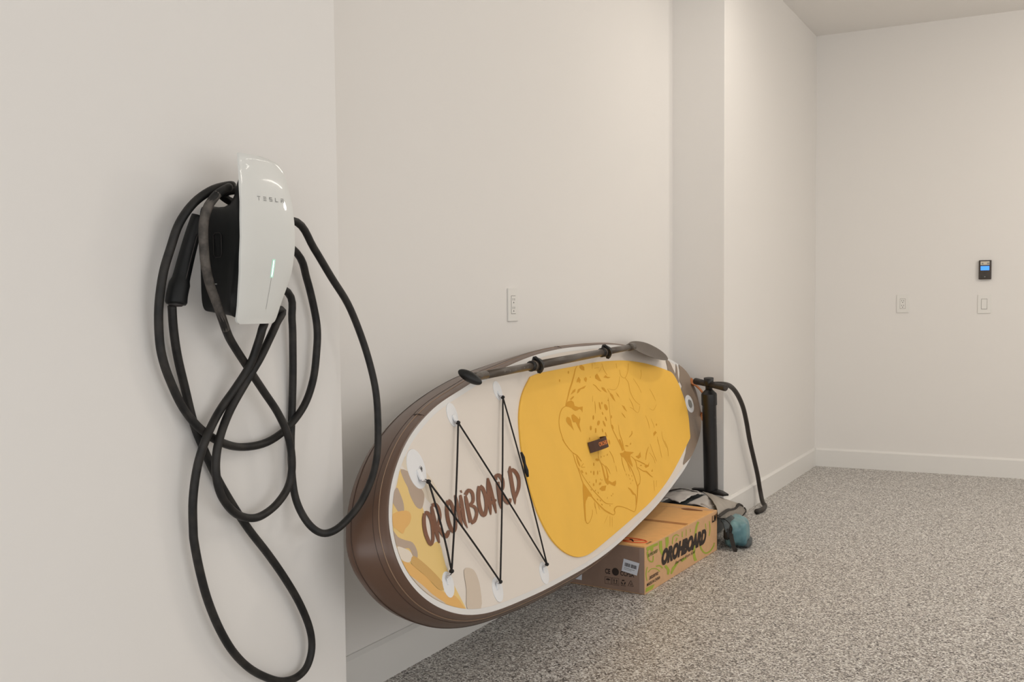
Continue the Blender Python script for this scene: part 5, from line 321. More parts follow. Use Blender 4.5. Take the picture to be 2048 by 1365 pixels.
# ---------------------------------------------------------------- wall plates
def plate_frame(o, ax, n, w, h):
    """returns fn(a,b,c)->world; a along ax, b up, c out from the wall, origin plate centre"""
    o = np.array(o, float); ax = np.array(ax, float); n = np.array(n, float)
    return lambda a, b, c: o+ax*a+np.array([0, 0, 1.])*b+n*c
def pbox(name, F, a0, a1, b0, b1, c0, c1, m, parent, r=0):
    bm = bevel_box(a0, a1, b0, b1, c0, c1, r, 2)
    for v in bm.verts: v.co = Vector(F(v.co.x, v.co.y, v.co.z))
    return bm_obj(name, bm, m, parent)
def outlet(loc, ax, n, w, h, label, group=None):
    t = empty('wall_outlet', (loc[0], loc[1], loc[2]-h/2), label, 'outlet', group)
    F = plate_frame(loc, ax, n, w, h)
    pbox('cover_plate', F, -w/2, w/2, -h/2, h/2, 0, .006, M['white'], t, .0025)
    pbox('socket_gap', F, -.0178, .0178, -.0345, .0345, .0059, .0062, M['gap'], t)
    s = pbox('socket_insert', F, -.0165, .0165, -.033, .033, .006, .0075, M['white'], t, .0006)
    for zz in (.017, -.015):
        for xx in (-.0065, .0065): pbox('slot', F, xx-.0012, xx+.0012, zz-.001, zz+.008, .0074, .0077, M['slot'], s)
        pbox('ground_hole', F, -.0025, .0025, zz-.011, zz-.006, .0074, .0077, M['slot'], s)
    return t
outlet((XA, 3.446, 1.158), (0, 1, 0), (1, 0, 0), .079, .1245, 'white outlet on the left wall directly above the inflatable paddle board')
outlet((-.988, YB, 1.1475), (1, 0, 0), (0, -1, 0), .079, .123, 'white outlet alone on the far back wall left of the light switch')
F = plate_frame((-.481, YB, 1.141), (1, 0, 0), (0, -1, 0), .08, .123)
t = empty('light_switch', (-.481, YB, 1.08), 'white rocker light switch below the dark garage door controller', 'switch')
pbox('cover_plate', F, -.040, .040, -.0615, .0615, 0, .006, M['white'], t, .0025)
pbox('rocker_gap', F, -.0178, .0178, -.0345, .0345, .0059, .0062, M['gap'], t)
pbox('rocker', F, -.016, .016, -.0325, .0325, .006, .010, M['white'], t, .001)
F = plate_frame((-.4785, YB, 1.365), (1, 0, 0), (0, -1, 0), .075, .125)
t = empty('wall_controller', (-.4785, YB, 1.302), 'dark garage door controller with lit blue screen on the back wall', 'controller')
pbox('housing', F, -.038, .038, -.0625, .0625, 0, .022, M['panel'], t, .004)
pbox('paper_notice', F, -.027, .027, .031, .055, .022, .0224, M['notice'], t)
for a, w in ((-.02, .010), (.012, .014)): pbox('notice_print', F, a, a+w, .035, .046, .0224, .0226, M['greyink'], t)
pbox('screen', F, -.026, .026, -.004, .024, .022, .0232, M['screen'], t, .0005)
pbox('button', F, -.020, .020, -.054, -.038, .022, .0245, M['slot'], t, .001)
pbox('button_mark', F, -.003, .003, -.049, -.043, .0245, .0248, M['greyink'], t)
pbox('button', F, -.008, .008, -.026, -.018, .022, .024, M['slot'], t, .001)

# ---------------------------------------------------------------- wall charger
PL = DATA['plate'][::-1]          # rows bottom to top (z, x, y left, y right)
zs = np.array([r[0] for r in PL]); xs = np.array([r[1] for r in PL]); yl = np.array([r[2] for r in PL]); yr = np.array([r[3] for r in PL])
xs = np.convolve(np.concatenate([[xs[0]]*2, xs, [xs[-1]]*2]), [.1, .2, .4, .2, .1], 'valid')
chg = empty('wall_charger', (XN, 1.62, 1.118), 'white glass fronted car charger with black body on the near left wall', 'charger')
def front(zv):
    return float(np.interp(zv, zs, xs))
rowz = np.concatenate([np.linspace(zs[0], zs[0]+.012, 4), np.linspace(zs[0]+.02, zs[-1]-.03, 18), np.linspace(zs[-1]-.025, zs[-1], 8)])
vs = []; NC = 15
for layer, back in ((0, 0), (1, .0045)):
    for zv in rowz:
        a, b_ = float(np.interp(zv, zs, yl)), float(np.interp(zv, zs, yr))
        if zv < zs[0]+.012:                                   # rounded lower corners
            k = .008*(1-math.sqrt(max(0, 1-((zs[0]+.012-zv)/.012)**2))); a += k; b_ -= k
        for j in range(NC):
            e = 2*j/(NC-1)-1; e = math.sin(e*math.pi/2)
            yv = (a+b_)/2+e*(b_-a)/2
            vs.append((front(zv)-.004*abs(e)**4-.002*max(0, (zv-zs[-1]+.01)/.01)**2-(back if layer else 0)+(0), yv, zv))
nr = len(rowz); fs = []
for L_ in (0, 1):
    for i in range(nr-1):
        for j in range(NC-1):
            q = [L_*nr*NC+i*NC+j, L_*nr*NC+i*NC+j+1, L_*nr*NC+(i+1)*NC+j+1, L_*nr*NC+(i+1)*NC+j]
            fs.append(q if L_ == 0 else q[::-1])
rim = [i for i in range(NC)]+[i*NC+NC-1 for i in range(1, nr)]+[(nr-1)*NC+j for j in range(NC-2, -1, -1)]+[i*NC for i in range(nr-2, 0, -1)]
for i in range(len(rim)):
    a, b_ = rim[i], rim[(i+1) % len(rim)]; fs.append([a, a+nr*NC, b_+nr*NC, b_])
fp = mesh_obj('glass_front', vs, fs, M['glass'], chg); smooth_angle(fp, 40)
# body: lofted sections from wall plate out to the glass
def sec(t):
    prof = [(0, .044, 1.365, 1.146), (.2, .045, 1.360, 1.143), (.42, .049, 1.360, 1.140), (.62, .056, 1.368, 1.137), (.8, .066, 1.392, 1.134), (.92, .074, 1.422, 1.131), (1, .0775, 1.448, 1.128)]
    T_ = [p[0] for p in prof]
    return [float(np.interp(t, T_, [p[k] for p in prof])) for k in (1, 2, 3)]
vs = []; fs = []; NS = 36; TS = [0, .1, .2, .3, .42, .52, .62, .7, .8, .86, .92, .96, 1]
for t_ in TS:
    hw, zt, zb = sec(t_)
    for k in range(NS):
        an = 2*math.pi*k/NS; c, s = math.cos(an), math.sin(an); e = 2/7
        cy = math.copysign(abs(c)**e, c); cz = math.copysign(abs(s)**e, s)
        zv = (zt+zb)/2+cz*(zt-zb)/2
        ymid = (float(np.interp(zv, zs, yl))+float(np.interp(zv, zs, yr)))/2
        hh = hw if t_ < 1 else hw
        if t_ > .9: hh = min(hw, (float(np.interp(zv, zs, yr))-float(np.interp(zv, zs, yl)))/2-.001)
        vs.append((XN+(front(zv)-.0042-XN)*t_, ymid*t_+1.621*(1-t_)+cy*hh, zv))
for i in range(len(TS)-1):
    for k in range(NS): fs.append((i*NS+k, (i+1)*NS+k, (i+1)*NS+(k+1) % NS, i*NS+(k+1) % NS))
fs.append(tuple(range(NS))); fs.append(tuple((len(TS)-1)*NS+k for k in range(NS))[::-1])
bd = mesh_obj('body', vs, fs, M['black'], chg); smooth_angle(bd, 45)
# side access cover and label lines on the left flank
def flank(xv, off=.0006):
    t_ = (xv-XN)/(front(1.28)-XN); hw = sec(t_)[0]; return 1.621-hw-off
tube('side_cover_outline', [(xv, flank(xv)+.0002, zv) for xv, zv in ((-1.535, 1.30), (-1.53, 1.305), (-1.515, 1.305), (-1.51, 1.30), (-1.51, 1.262), (-1.515, 1.256), (-1.53, 1.256), (-1.535, 1.262), (-1.535, 1.30))], .0009, M['pumpgrey'], chg, seg=6)
for k in range(7):
    zc = 1.165+k*.006; xv = -1.545
    box('rating_text', xv, xv+.028, flank(xv+.014)-.0002, flank(xv+.014)+.0006, zc, zc+.0022, M['greyink'], chg) if k % 2 == 0 else None
# status light and groove under it, lettering
def onglass(y, z, d): return np.array([front(z)+d, y, z])
def strip(name, y0, y1, z0, z1, m, d=.0006, n=8):
    vs = []; fs = []
    for i in range(n+1):
        zv = z0+(z1-z0)*i/n
        w = (y1-y0)/2; yc = (y0+y1)/2
        vs += [onglass(yc-w, zv, d), onglass(yc+w, zv, d)]
    for i in range(n): fs.append((2*i, 2*i+1, 2*i+3, 2*i+2))
    return mesh_obj(name, vs, fs, m, chg)
strip('status_halo', 1.6312, 1.6408, 1.214, 1.252, M['ledhalo'], .0003)  # glow around the light, painted as a faintly emissive strip
strip('status_light', 1.6350, 1.6368, 1.217, 1.249, M['led'], .0006)
strip('light_groove', 1.6352, 1.6360, 1.150, 1.214, M['greyink'], .0004)
nm = ['T', 'E', 'S', 'L', 'A']
z0, hl, wl = 1.3675, .0085, .0085
def letter_bar(y0, y1, za, zb):
    vs = [onglass(y0, za, .0005), onglass(y1, za, .0005), onglass(y1, zb, .0005), onglass(y0, zb, .0005)]; return vs
vs = []; fs = []
bw = .0016
for i, L_ in enumerate(nm):
    y = 1.590+i*.0175; zz = z0+i*.0002
    B = {'T': [(0, 1, 1-.2, 1), (.42, .58, 0, .66)], 'E': [(0, 1, 0, .2), (0, 1, .4, .6), (0, 1, .8, 1)],
         'S': [(0, 1, 0, .2), (0, 1, .4, .6), (0, 1, .8, 1), (0, .2, .5, 1), (.8, 1, 0, .5)], 'L': [(0, .2, 0, 1), (0, 1, 0, .2)],
         'A': [(0, 1, .8, 1), (0, .2, 0, .6), (.8, 1, 0, .6), (0, 1, .4, .6)]}[L_]
    for a, b_, c, d in B:
        k = len(vs); vs += letter_bar(y+a*wl, y+b_*wl, zz+c*hl, zz+d*hl); fs.append((k, k+1, k+2, k+3))
mesh_obj('front_lettering', vs, fs, M['greyink'], chg)

# cable: one continuous run looped over the dock
cab = DATA['cab']
cable = empty('charging_cable', (XN+.03, 1.5, .35), 'black rubber charging cable hanging in loose loops from the wall charger', 'cable')
over1 = [(-1.51, 1.598, 1.386), (-1.512, 1.625, 1.384), (-1.515, 1.655, 1.365)]
run1 = [tuple(p) for p in cab['C'][::-1]]            # from below the glass, figure-eight loop, up the left flank
over1 = [(-1.50, 1.565, 1.384), (-1.503, 1.60, 1.392), (-1.51, 1.64, 1.388), (-1.52, 1.675, 1.345)]
run2 = [tuple(p) for p in cab['A'][::-1]]
over2 = [(-1.515, 1.575, 1.388), (-1.522, 1.61, 1.372), (-1.522, 1.65, 1.368), (-1.512, 1.68, 1.34)]
run3 = [tuple(p) for p in cab['D']]
tube('cable_sheath', catmull([(-1.51, 1.635, 1.134)]+run1+over1+run2+over2+run3+[(-1.545, 1.675, 1.23), (-1.54, 1.668, 1.26)], 5), .0088, M['cable'], cable, seg=10)
tube('cable_sheath', catmull([(-1.488, 1.607, 1.14)]+[tuple(p) for p in cab['B']], 5), .0088, M['cable'], cable, seg=10)
dust = [tuple(p) for p in cab['C'][1:9]]
ds = catmull(dust, 5); tube('dusty_stretch', ds, [.0090+.0004*min(1, i/6, (len(ds)-1-i)/6) for i in range(len(ds))], M['dusty'], cable, seg=10)['label'] = 'dusty grey stretch of the cable'
pp = catmull([tuple(p) for p in DATA['plug']], 4); n = len(pp)
tube('charging_plug', pp, [float(np.interp(i/(n-1), [0, .2, .6, .68, .7, .97, 1], [.013, .015, .017, .018, .0205, .0212, .019])) for i in range(n)], M['black'], cable, seg=18)
pg = cable.children[-1]
tube('grip_seam', [p+np.array([.0165, -.003, 0]) for p in pp[4:14]], .0011, M['pumpgrey'], pg, seg=6)
lathe('cable_gland', pp[-1]+np.array([0, 0, .004]), (0, 0, -1), [(0, .015), (.006, .0145), (.009, .011)], M['pumpgrey'], pg)

# ---------------------------------------------------------------- paddle board
C0 = np.array([-1.62998, 3.62975, .605234])
U = np.array([-.0999299, .9946978, .0242941]); V = np.array([-.2733576, -.0509226, .9605637]); N = np.array([.9567077, .0893481, .2769969])
TH = .1089
def rk(s): return .0643249*max(0, (-s-.2)/1.3)**2+.085*max(0, (s-.5))**2
def dp(s, v, n=0.): return C0+s*U+v*V+(rk(s)+n)*N
board = empty('paddle_board', tuple(dp(.2, -.4, -.08)), 'inflatable paddle board with yellow deck pad leaning on its side against the wall', 'paddle board')
def polar_smooth(pts, m=200):
    A = []
    for s, v in pts: A.append((math.atan2(v/.405, s/1.5), math.hypot(v/.405, s/1.5)))
    A.sort(); th = np.array([a[0] for a in A]); r = np.array([a[1] for a in A])
    return th, r
thD, rD = polar_smooth(DATA['deck'])
keep = [i for i, t_ in enumerate(thD)]
thB, rB = polar_smooth(DATA['back'])
def circ_interp(t, th, r):
    return np.interp(t, np.concatenate([[th[-1]-2*math.pi], th, [th[0]+2*math.pi]]), np.concatenate([[r[-1]], r, [r[0]]]))
NA = 240
ang = np.linspace(-math.pi, math.pi, NA, endpoint=False)
# the upper long edge hides behind the paddle: mirror the lower one there
lowt = -ang
rd = circ_interp(ang, thD, rD)
mirror = circ_interp(-ang, thD, rD)
w = np.clip((np.minimum(ang-.62, 2.15-ang))/.12, 0, 1)
rd = rd*(1-w)+mirror*w
ker = np.hanning(9); ker /= ker.sum()
def csm(r): return np.convolve(np.concatenate([r[-4:], r, r[:4]]), ker, 'valid')
rd = csm(rd)
rb = circ_interp(ang, thB, rB)
wB = np.clip(np.minimum(ang+1.75, 1.05-ang)/.25, 0, 1)   # right part of the back is hidden: follow the deck edge
rb = rb*(1-wB)+(rd+.012)*wB
rb = np.maximum(csm(rb), rd+.004)
def ep(i, e, n, back=0.):
    """edge point: e metres outward from the deck edge"""
    r = rd[i]*(1-back)+rb[i]*back
    s, v = r*math.cos(ang[i])*1.5, r*math.sin(ang[i])*.405
    nx, ny = math.cos(ang[i])/1.5, math.sin(ang[i])/.405; L_ = math.hypot(nx, ny)
    s += e*nx/L_; v += e*ny/L_
    return dp(s, v, n)
# rail: rounded wall between deck and bottom
prof = [(-.003, .0, 0), (.002, -.0012, 0), (.0065, -.006, .03), (.0105, -.016, .1), (.0125, -.03, .2), (.0135, -.05, .45), (.012, -.072, .7), (.008, -.090, .9), (.002, -.1035, 1), (-.004, -.1082, 1), (-.012, -.1089, 1)]
vs = []; fs = []; K = len(prof)
for i in range(NA):
    for e, n_, b_ in prof: vs.append(ep(i, e, n_, b_))
for i in range(NA):
    j = (i+1) % NA
    for k in range(K-1): fs.append((i*K+k, j*K+k, j*K+k+1, i*K+k+1))
mesh_obj('rail', vs, fs, M['rail'], board, smooth=True)
def ring(name, e0, e1, n0, m, back=0., nn=.0004):
    vs = []; fs = []
    for i in range(NA): vs += [ep(i, e0, n0[0], back), ep(i, e1, n0[1], back)]
    for i in range(NA):
        j = (i+1) % NA; fs.append((2*i, 2*j, 2*j+1, 2*i+1))
    return mesh_obj(name, vs, fs, m, board, smooth=True)
def svpoly(name, poly, n, m, parent, step=.06, thick=0):
    """flat outline in board coordinates, cut into strips so it follows the rocker"""
    bm = bmesh.new(); f = bm.faces.new([bm.verts.new((s, v, 0)) for s, v in poly])
    s0 = min(p[0] for p in poly); s1 = max(p[0] for p in poly)
    if f.normal.z < 0: bmesh.ops.reverse_faces(bm, faces=[f])
    bmesh.ops.triangulate(bm, faces=bm.faces[:])
    k = math.ceil(s0/step)*step
    while k < s1:
        bmesh.ops.bisect_plane(bm, geom=bm.verts[:]+bm.edges[:]+bm.faces[:], plane_co=(k, 0, 0), plane_no=(1, 0, 0)); k += step
    if thick:
        ret = bmesh.ops.extrude_face_region(bm, geom=bm.faces[:])
        for g in ret['geom']:
            if isinstance(g, bmesh.types.BMVert): g.co.z += thick
    for v in bm.verts: v.co = Vector(dp(v.co.x, v.co.y, n+v.co.z))
    bmesh.ops.recalc_face_normals(bm, faces=bm.faces[:])
    return bm_obj(name, bm, m, parent)
edge = [((rd[i]*math.cos(ang[i])*1.5), (rd[i]*math.sin(ang[i])*.405)) for i in range(NA)]
def inset(e):
    out = []
    for i in range(NA):
        nx, ny = math.cos(ang[i])/1.5, math.sin(ang[i])/.405; L_ = math.hypot(nx, ny)
        out.append((edge[i][0]-e*nx/L_, edge[i][1]-e*ny/L_))
    return out
deck = svpoly('deck', inset(.0025), 0, M['deck'], board)
# bottom sheet
bmv = []
vsb = [ep(i, -.010, -.1089, 1) for i in range(NA)]
vsb.append(dp(0, 0, -.1089))
mesh_obj('bottom_sheet', vsb, [(NA, (i+1) % NA, i) for i in range(NA)], M['band'], board)
ring('white_rail_band', .001, -.0145, (.0, .0007), M['band'])
bb = ring('bottom_band', .0005, -.006, (-.1045, -.1088), M['band'], 1.)
# seams on the rail
def seam(name, e, n_, back, m, r):
    tube(name, [ep(i % NA, e, n_, back) for i in range(NA+1)], r, m, board, seg=6, caps=False)
seam('rail_seam', .0118, -.020, .12, M['seam'], .0013)
seam('rail_seam', .0132, -.034, .24, M['seamdark'], .0007)
seam('rail_seam', .0090, -.088, .88, M['seamdark'], .0008)
for i in (int((2.47+math.pi)/(2*math.pi)*NA), int((1.55+math.pi)/(2*math.pi)*NA)):
    tube('seam_tab', [ep(i, .004, -.003, .0), ep(i, .0125, -.016, .1), ep(i, .0140, -.030, .2)], .0012, M['seamdark'], board, seg=6)
# printed camouflage: clip outlines to the deck inside the white band
def clip_in(poly, e=.0165):
    out = []
    for s, v in poly:
        t_ = math.atan2(v/.405, s/1.5); r = math.hypot(v/.405, s/1.5)
        lim = float(circ_interp(t_, ang, rd))
        nx, ny = math.cos(t_)/1.5, math.sin(t_)/.405
        k = e*math.hypot(nx, ny)           # metres to polar units
        if r > lim-k: r = lim-k
        out.append((r*math.cos(t_)*1.5, r*math.sin(t_)*.405))
    return out
for k, (nme, poly) in enumerate(DATA['camo']):
    tail = nme == 'tailgrey'
    svpoly('camouflage_print', clip_in(poly, .0008 if tail else .0165), .0009+.00012*k if tail else .0002+.00012*k, M[nme], board, step=.08)
# brush lettering
def ribbons(name, rs, n, m, parent, fn):
    for kk, (a, b_) in enumerate(rs):
        vs = []; fs = []; k = 0; q = len(a)
        for i in range(q): vs += [fn(*a[i], n+kk*.000004), fn(*b_[i], n+kk*.000004)]
        for i in range(q-1): fs.append((k+2*i, k+2*i+1, k+2*i+3, k+2*i+2))
        mesh_obj(name, vs, fs, m, parent)
ribbons('deck_lettering', DATA['letters'], .0019, M['brown'], board, dp)
# traction pad 5 mm thick and its line art
PT = .005
pad = svpoly('deck_pad', catmull([tuple(p) for p in DATA['pad']]+[tuple(DATA['pad'][0])], 4)[:-1], .0003, M['pad'], board, step=.05, thick=PT)
ribbons('pad_line_art', DATA['art_r'], PT+.0007, M['padline'], pad, dp)
bm = bmesh.new()
bm.free()
for kk, p in enumerate(DATA['art_p']):
    tess = mathutils.geometry.tessellate_polygon([[Vector((a, b_, 0)) for a, b_ in p]])
    mesh_obj('pad_spot', [dp(a, b_, PT+.0009) for a, b_ in p], [tuple(t3) for t3 in tess], M['padline'], pad)
# patches with D rings
def sv_lathe(name, s, v, prof, m, parent, rs=1., rv=1., seg=32):
    vs = []; fs = []
    for n_, r in prof:
        for k in range(seg):
            a = 2*math.pi*k/seg; vs.append(dp(s+r*rs*math.cos(a), v+r*rv*math.sin(a), n_))
    for i in range(len(prof)-1):
        for k in range(seg): fs.append((i*seg+k, i*seg+(k+1) % seg, (i+1)*seg+(k+1) % seg, (i+1)*seg+k))
    fs.append(tuple((len(prof)-1)*seg+k for k in range(seg)))
    return smooth_angle(mesh_obj(name, vs, fs, m, parent), 50)
for key, rad, end in (('T0', .053, 'c_nose'), ('T1', .036, 'c_T1'), ('T2', .033, 'c_T2'), ('b0', .034, 'c_b0'), ('b1', .036, 'c_b1'), ('b2', .036, 'c_b2')):
    s, v = DATA[key]; e = DATA[end]
    p = sv_lathe('ring_patch', s, v, [(.0003, rad), (.0016, rad-.0006), (.0018, rad*.6), (.0022, rad*.2)], M['bpatch'], board, 1.02, 1.0)
    sg = 1 if e[1] > v else -1
    hv = e[1]-sg*.002
    # webbing loop and steel D ring near the rim facing the cord
    tube('webbing_loop', [dp(s, v+sg*rad*.05, .004), dp(s, v+sg*rad*.35, .006), dp(s, v+sg*rad*.62, .009)], .009, M['bpatch'], p, prof=[(.25, 1), (.25, -1), (-.25, -1), (-.25, 1)], up=N)
    rw = .011
    cs = (s+e[0])/2*0+s; base = v+sg*rad*.58
    ds = e[0]-s
    arc = [dp(s-rw, base, .009), dp(s-rw+ds*.5, base+(hv-base)*.55, .010), dp(s-rw*.4+ds, hv, .011), dp(s+rw*.4+ds, hv, .011), dp(s+rw+ds*.5, base+(hv-base)*.55, .010), dp(s+rw, base, .009), dp(s-rw, base, .009)]
    tube('steel_ring', arc, .0017, M['steel'], p, seg=8)
s, v = DATA['T0']
tube('eyelet', [dp(s+.022+.007*math.cos(a), v-.004+.007*math.sin(a), .003) for a in np.linspace(0, 2*math.pi, 13)], .0016, M['steel'], board, seg=6)
lathe('eyelet_core', dp(s+.022, v-.004, .0022), N, [(0, .0045), (.001, .004)], M['slot'], board)
cd = [('c_nose', 'c_b0'), ('c_b0', 'c_T1'), ('c_T1', 'c_b2'), ('c_b2', 'c_T2'), ('c_T2', 'c_b1'), ('c_b1', 'c_nose')]
for a, b_ in cd:
    p, q = DATA[a], DATA[b_]
    d = .004
    P = [dp(p[0]+(q[0]-p[0])*t_, p[1]+(q[1]-p[1])*t_, .0125+.004*math.sin(math.pi*t_)) for t_ in np.linspace(0, 1, 9)]
    tube('bungee_cord', P, .0027, M['cord'], board, seg=8)
for key in ('c_nose', 'c_b0', 'c_b1', 'c_b2', 'c_T1', 'c_T2'):
    s, v = DATA[key]; lathe('cord_knot', dp(s, v, .006), N, [(0, .003), (.003, .0055), (.008, .006), (.012, .0035)], M['cord'], board, seg=12)
a, b_ = DATA['buckA'], DATA['buckB']
tube('cord_lock', [dp(a[0]-.002, a[1]+.018, .017), dp(*a, .018), dp((a[0]+b_[0])/2, (a[1]+b_[1])/2, .018), dp(*b_, .018), dp(b_[0], b_[1]-.02, .017)], [.004, .0062, .0045, .0075, .004], M['cord'], board, seg=8)
# carry handle in the middle of the pad
h = []
for t_ in np.linspace(0, 1, 13):
    h.append(dp(-.005+.155*t_, -.004, PT+.004+.045*math.sin(math.pi*t_)**.75))
gh = tube('carry_handle', h, .021, M['strapbrown'], board, prof=[(1, .12), (1, -.12), (-1, -.12), (-1, .12)], up=V)
hh = lambda s_, v_, n_: dp(s_, v_, PT+.0045+.003+.045*math.sin(math.pi*min(1, max(0, (s_+.005)/.155)))**.75+n_)
cu = bpy.data.curves.new('ht', 'FONT'); cu.body = 'OROHBOARD'; cu.offset = .02; cu.resolution_u = 2
t_ = bpy.data.objects.new('ht', cu); S.collection.objects.link(t_)
me = bpy.data.meshes.new_from_object(t_.evaluated_get(bpy.context.evaluated_depsgraph_get())); bpy.data.objects.remove(t_)
x1 = max(x.co.x for x in me.vertices)
mesh_obj('handle_lettering', [hh(.022+x.co.x/x1*.075, -.011+x.co.y/.73*.017, .0012) for x in me.vertices], [list(p.vertices) for p in me.polygons], M['orange'], gh)
# inflation valve, tail handle
s, v = DATA['valve']
p = sv_lathe('inflation_valve', s, v, [(.0003, .047), (.004, .046), (.0055, .040), (.0042, .034), (.0042, .030), (.006, .029), (.006, .024), (.003, .022)], M['bpatch'], board)
sv_lathe('valve_cap', s, v, [(.0035, .0225), (.0065, .021), (.0072, .010)], M['valvegrey'], p)
tube('valve_ridge', [dp(s-.012, v-.012, .0085), dp(s+.012, v+.012, .0085)], .0025, M['greyink'], p, seg=6)
h1, h2 = DATA['th1'], DATA['th2']
tp = []
for t_ in np.linspace(0, 1, 15):
    b = math.sin(math.pi*t_)
    tp.append(dp(1.522+.030*b, .082-.180*t_, .002+.034*b**.7))
tube('tail_handle', tp, .016, M['copper'], board, prof=[(1, .12), (1, -.12), (-1, -.12), (-1, .12)], up=U)
for vv in (.085, -.10): sv_lathe('handle_base', 1.538, vv, [(.0003, .024), (.0025, .022), (.003, .015)], M['copper'], board)
# fin box edge hint on the tail edge
box_p = dp(1.5, -.215, -.004)

# ---------------------------------------------------------------- cardboard box
B = DATA['box']; A = np.array(B['A']); ua = np.array(B['ua']); ue = np.array(B['ue']); Lb = B['La']; hb = B['h']; Wb = .371
Z = np.array([0, 0, 1.])
def BX(a, e, z): return A+ua*a+ue*e+Z*z
carton = empty('cardboard_box', tuple(A+ua*Lb/2+ue*Wb/2), 'long kraft cardboard box with green and black print lying under the paddle board', 'box')
def bxbox(name, a0, a1, e0, e1, z0, z1, m, r=0, parent=carton):
    bm = bevel_box(a0, a1, e0, e1, z0, z1, r, 3)
    for v in bm.verts: v.co = Vector(BX(v.co.x, v.co.y, v.co.z))
    bmesh.ops.recalc_face_normals(bm, faces=bm.faces[:])
    return bm_obj(name, bm, m, parent)
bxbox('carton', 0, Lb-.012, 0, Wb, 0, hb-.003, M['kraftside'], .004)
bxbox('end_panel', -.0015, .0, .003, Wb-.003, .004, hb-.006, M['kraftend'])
# lid: two top flaps meeting at a shallow joint, far end slightly sprung
bxbox('top_flap', .001, .47, .001, Wb-.002, hb-.004, hb, M['kraft'], .0012)
bxbox('top_flap', .476, Lb-.07, .001, Wb-.002, hb-.004, hb, M['kraft'], .0012)
bxbox('joint_tape', .455, .492, .004, Wb-.004, hb, hb+.0004, M['kraftdark'])
fl = [BX(Lb-.07, .002, hb), BX(Lb-.07, Wb, hb), BX(Lb-.004, Wb-.01, hb+.004), BX(Lb+.002, .06, hb-.001), BX(Lb-.004, .004, hb-.018)]
fl2 = [p-Z*.004 for p in fl]
mesh_obj('end_flap', fl+fl2, [(0, 1, 2, 3, 4), (9, 8, 7, 6, 5)]+[(i, (i+5), ((i+1) % 5)+5, (i+1) % 5) for i in range(5)], M['kraft'], carton)
vs = [BX(Lb-.085+.018*math.cos(a)*(1+.25*math.sin(3*a)), .10+.055*math.sin(a), hb+.0012) for a in np.linspace(0, 2*math.pi, 18, endpoint=False)]
mesh_obj('torn_patch', vs, [tuple(range(18))], M['torn'], carton)
# printed marks
so = -.0006
def side_fn(a, z, n=0): return BX(a, so-n, z)
def end_fn(e, z, n=0): return BX(-.0016-n, e, z)
ribbons('green_print', DATA['green_r'], 0, M['green'], carton, lambda a, z, n: side_fn(min(a, Lb-.014), min(z, hb-.007), n))
for p in DATA['green_p']:
    vs = []; fs = []
    tess = mathutils.geometry.tessellate_polygon([[Vector((a, b_, 0)) for a, b_ in p]]); k = len(vs)
    vs += [side_fn(max(.003, a), min(hb-.005, max(.004, z)), .0002) for a, z in p]; fs += [tuple(k+i for i in q) for q in tess]
    mesh_obj('green_print', vs, fs, M['green'], carton)
nu = -ue
def side_text(name, s, a, z, h, w, m, shear=.25, bold=.02, slope=0.):
    d = ua+Z*slope; text_mesh(name, s, m, carton, side_fn(a, z, .0008), d, Z, h, shear, bold, w)
side_text('box_lettering', 'OROHBOARD', .172, .0835, .060, .535, M['ink'], .30, .07, -.022)
side_text('small_green_text', 'SUPBOARD', .027, .146, .0135, .103, M['greenink'], .2, .02)
side_text('script_text', 'Journeys from Soul', .315, .0515, .015, .25, M['ink'], .5, .0, 0.)
side_text('date_text', '20220702', .040, .0525, .0125, .095, M['ink'], .2, .02)
side_text('origin_text', 'MADE IN CHINA', .0165, .0305, .0125, .138, M['ink'], .15, .02)
side_text('corner_mark', 'L.M', .785, .145, .030, .055, M['ink'], .1, .04)
def end_text(name, s, e, z, h, w, m, bold=.02):
    text_mesh(name, s, m, carton, end_fn(e, z, .0008), -ue, Z, h, 0, bold, w)
end_text('mark_text', 'CE', .1788, .0645, .0205, .0235, M['ink'], .03)
mesh_obj('round_mark', [end_fn(.1316+.0157*math.cos(a), .0765+.0157*math.sin(a), .0006) for a in np.linspace(0, 2*math.pi, 30, endpoint=False)], [tuple(range(30))], M['ink'], carton)
end_text('mark_text', 'CCPSA', .1094, .0655, .0185, .0625, M['ink'], .02)
def frame_print(name, pts, fn, w=.001):
    P = [fn(*p, .0006) for p in pts]; P.append(P[0]); return tube(name, P, w, M['ink'], carton, seg=4, caps=False)
frame_print('handling_symbol', [(.18, .050), (.151, .0502), (.151, .0225), (.18, .0225)], end_fn, .0006)
frame_print('handling_symbol', [(.1469, .0503), (.1165, .0505), (.1168, .0215), (.1469, .0222)], end_fn, .0006)
# umbrella, arrows, recycling loop, triangle
um = [end_fn(.1655+.010*math.cos(a), .038+.007*math.sin(a), .0004) for a in np.linspace(0, math.pi, 11)]
mesh_obj('umbrella_symbol', um, [tuple(range(11))], M['ink'], carton)
tube('umbrella_symbol', [end_fn(.1655, .038, .0006), end_fn(.1655, .027, .0006), end_fn(.163, .026, .0006)], .0005, M['ink'], carton, seg=4)
for e in (.138, .126):
    vs = [end_fn(e+.0015, .030, .0004), end_fn(e-.0015, .030, .0004), end_fn(e-.0015, .040, .0004), end_fn(e-.004, .040, .0004), end_fn(e, .0465, .0004), end_fn(e+.004, .040, .0004), end_fn(e+.0015, .040, .0004)]
    mesh_obj('arrow_symbol', vs, [tuple(range(7))], M['ink'], carton)
mesh_obj('arrow_symbol', [end_fn(.143, .0262, .0004), end_fn(.121, .0262, .0004), end_fn(.121, .0282, .0004), end_fn(.143, .0282, .0004)], [(0, 1, 2, 3)], M['ink'], carton)
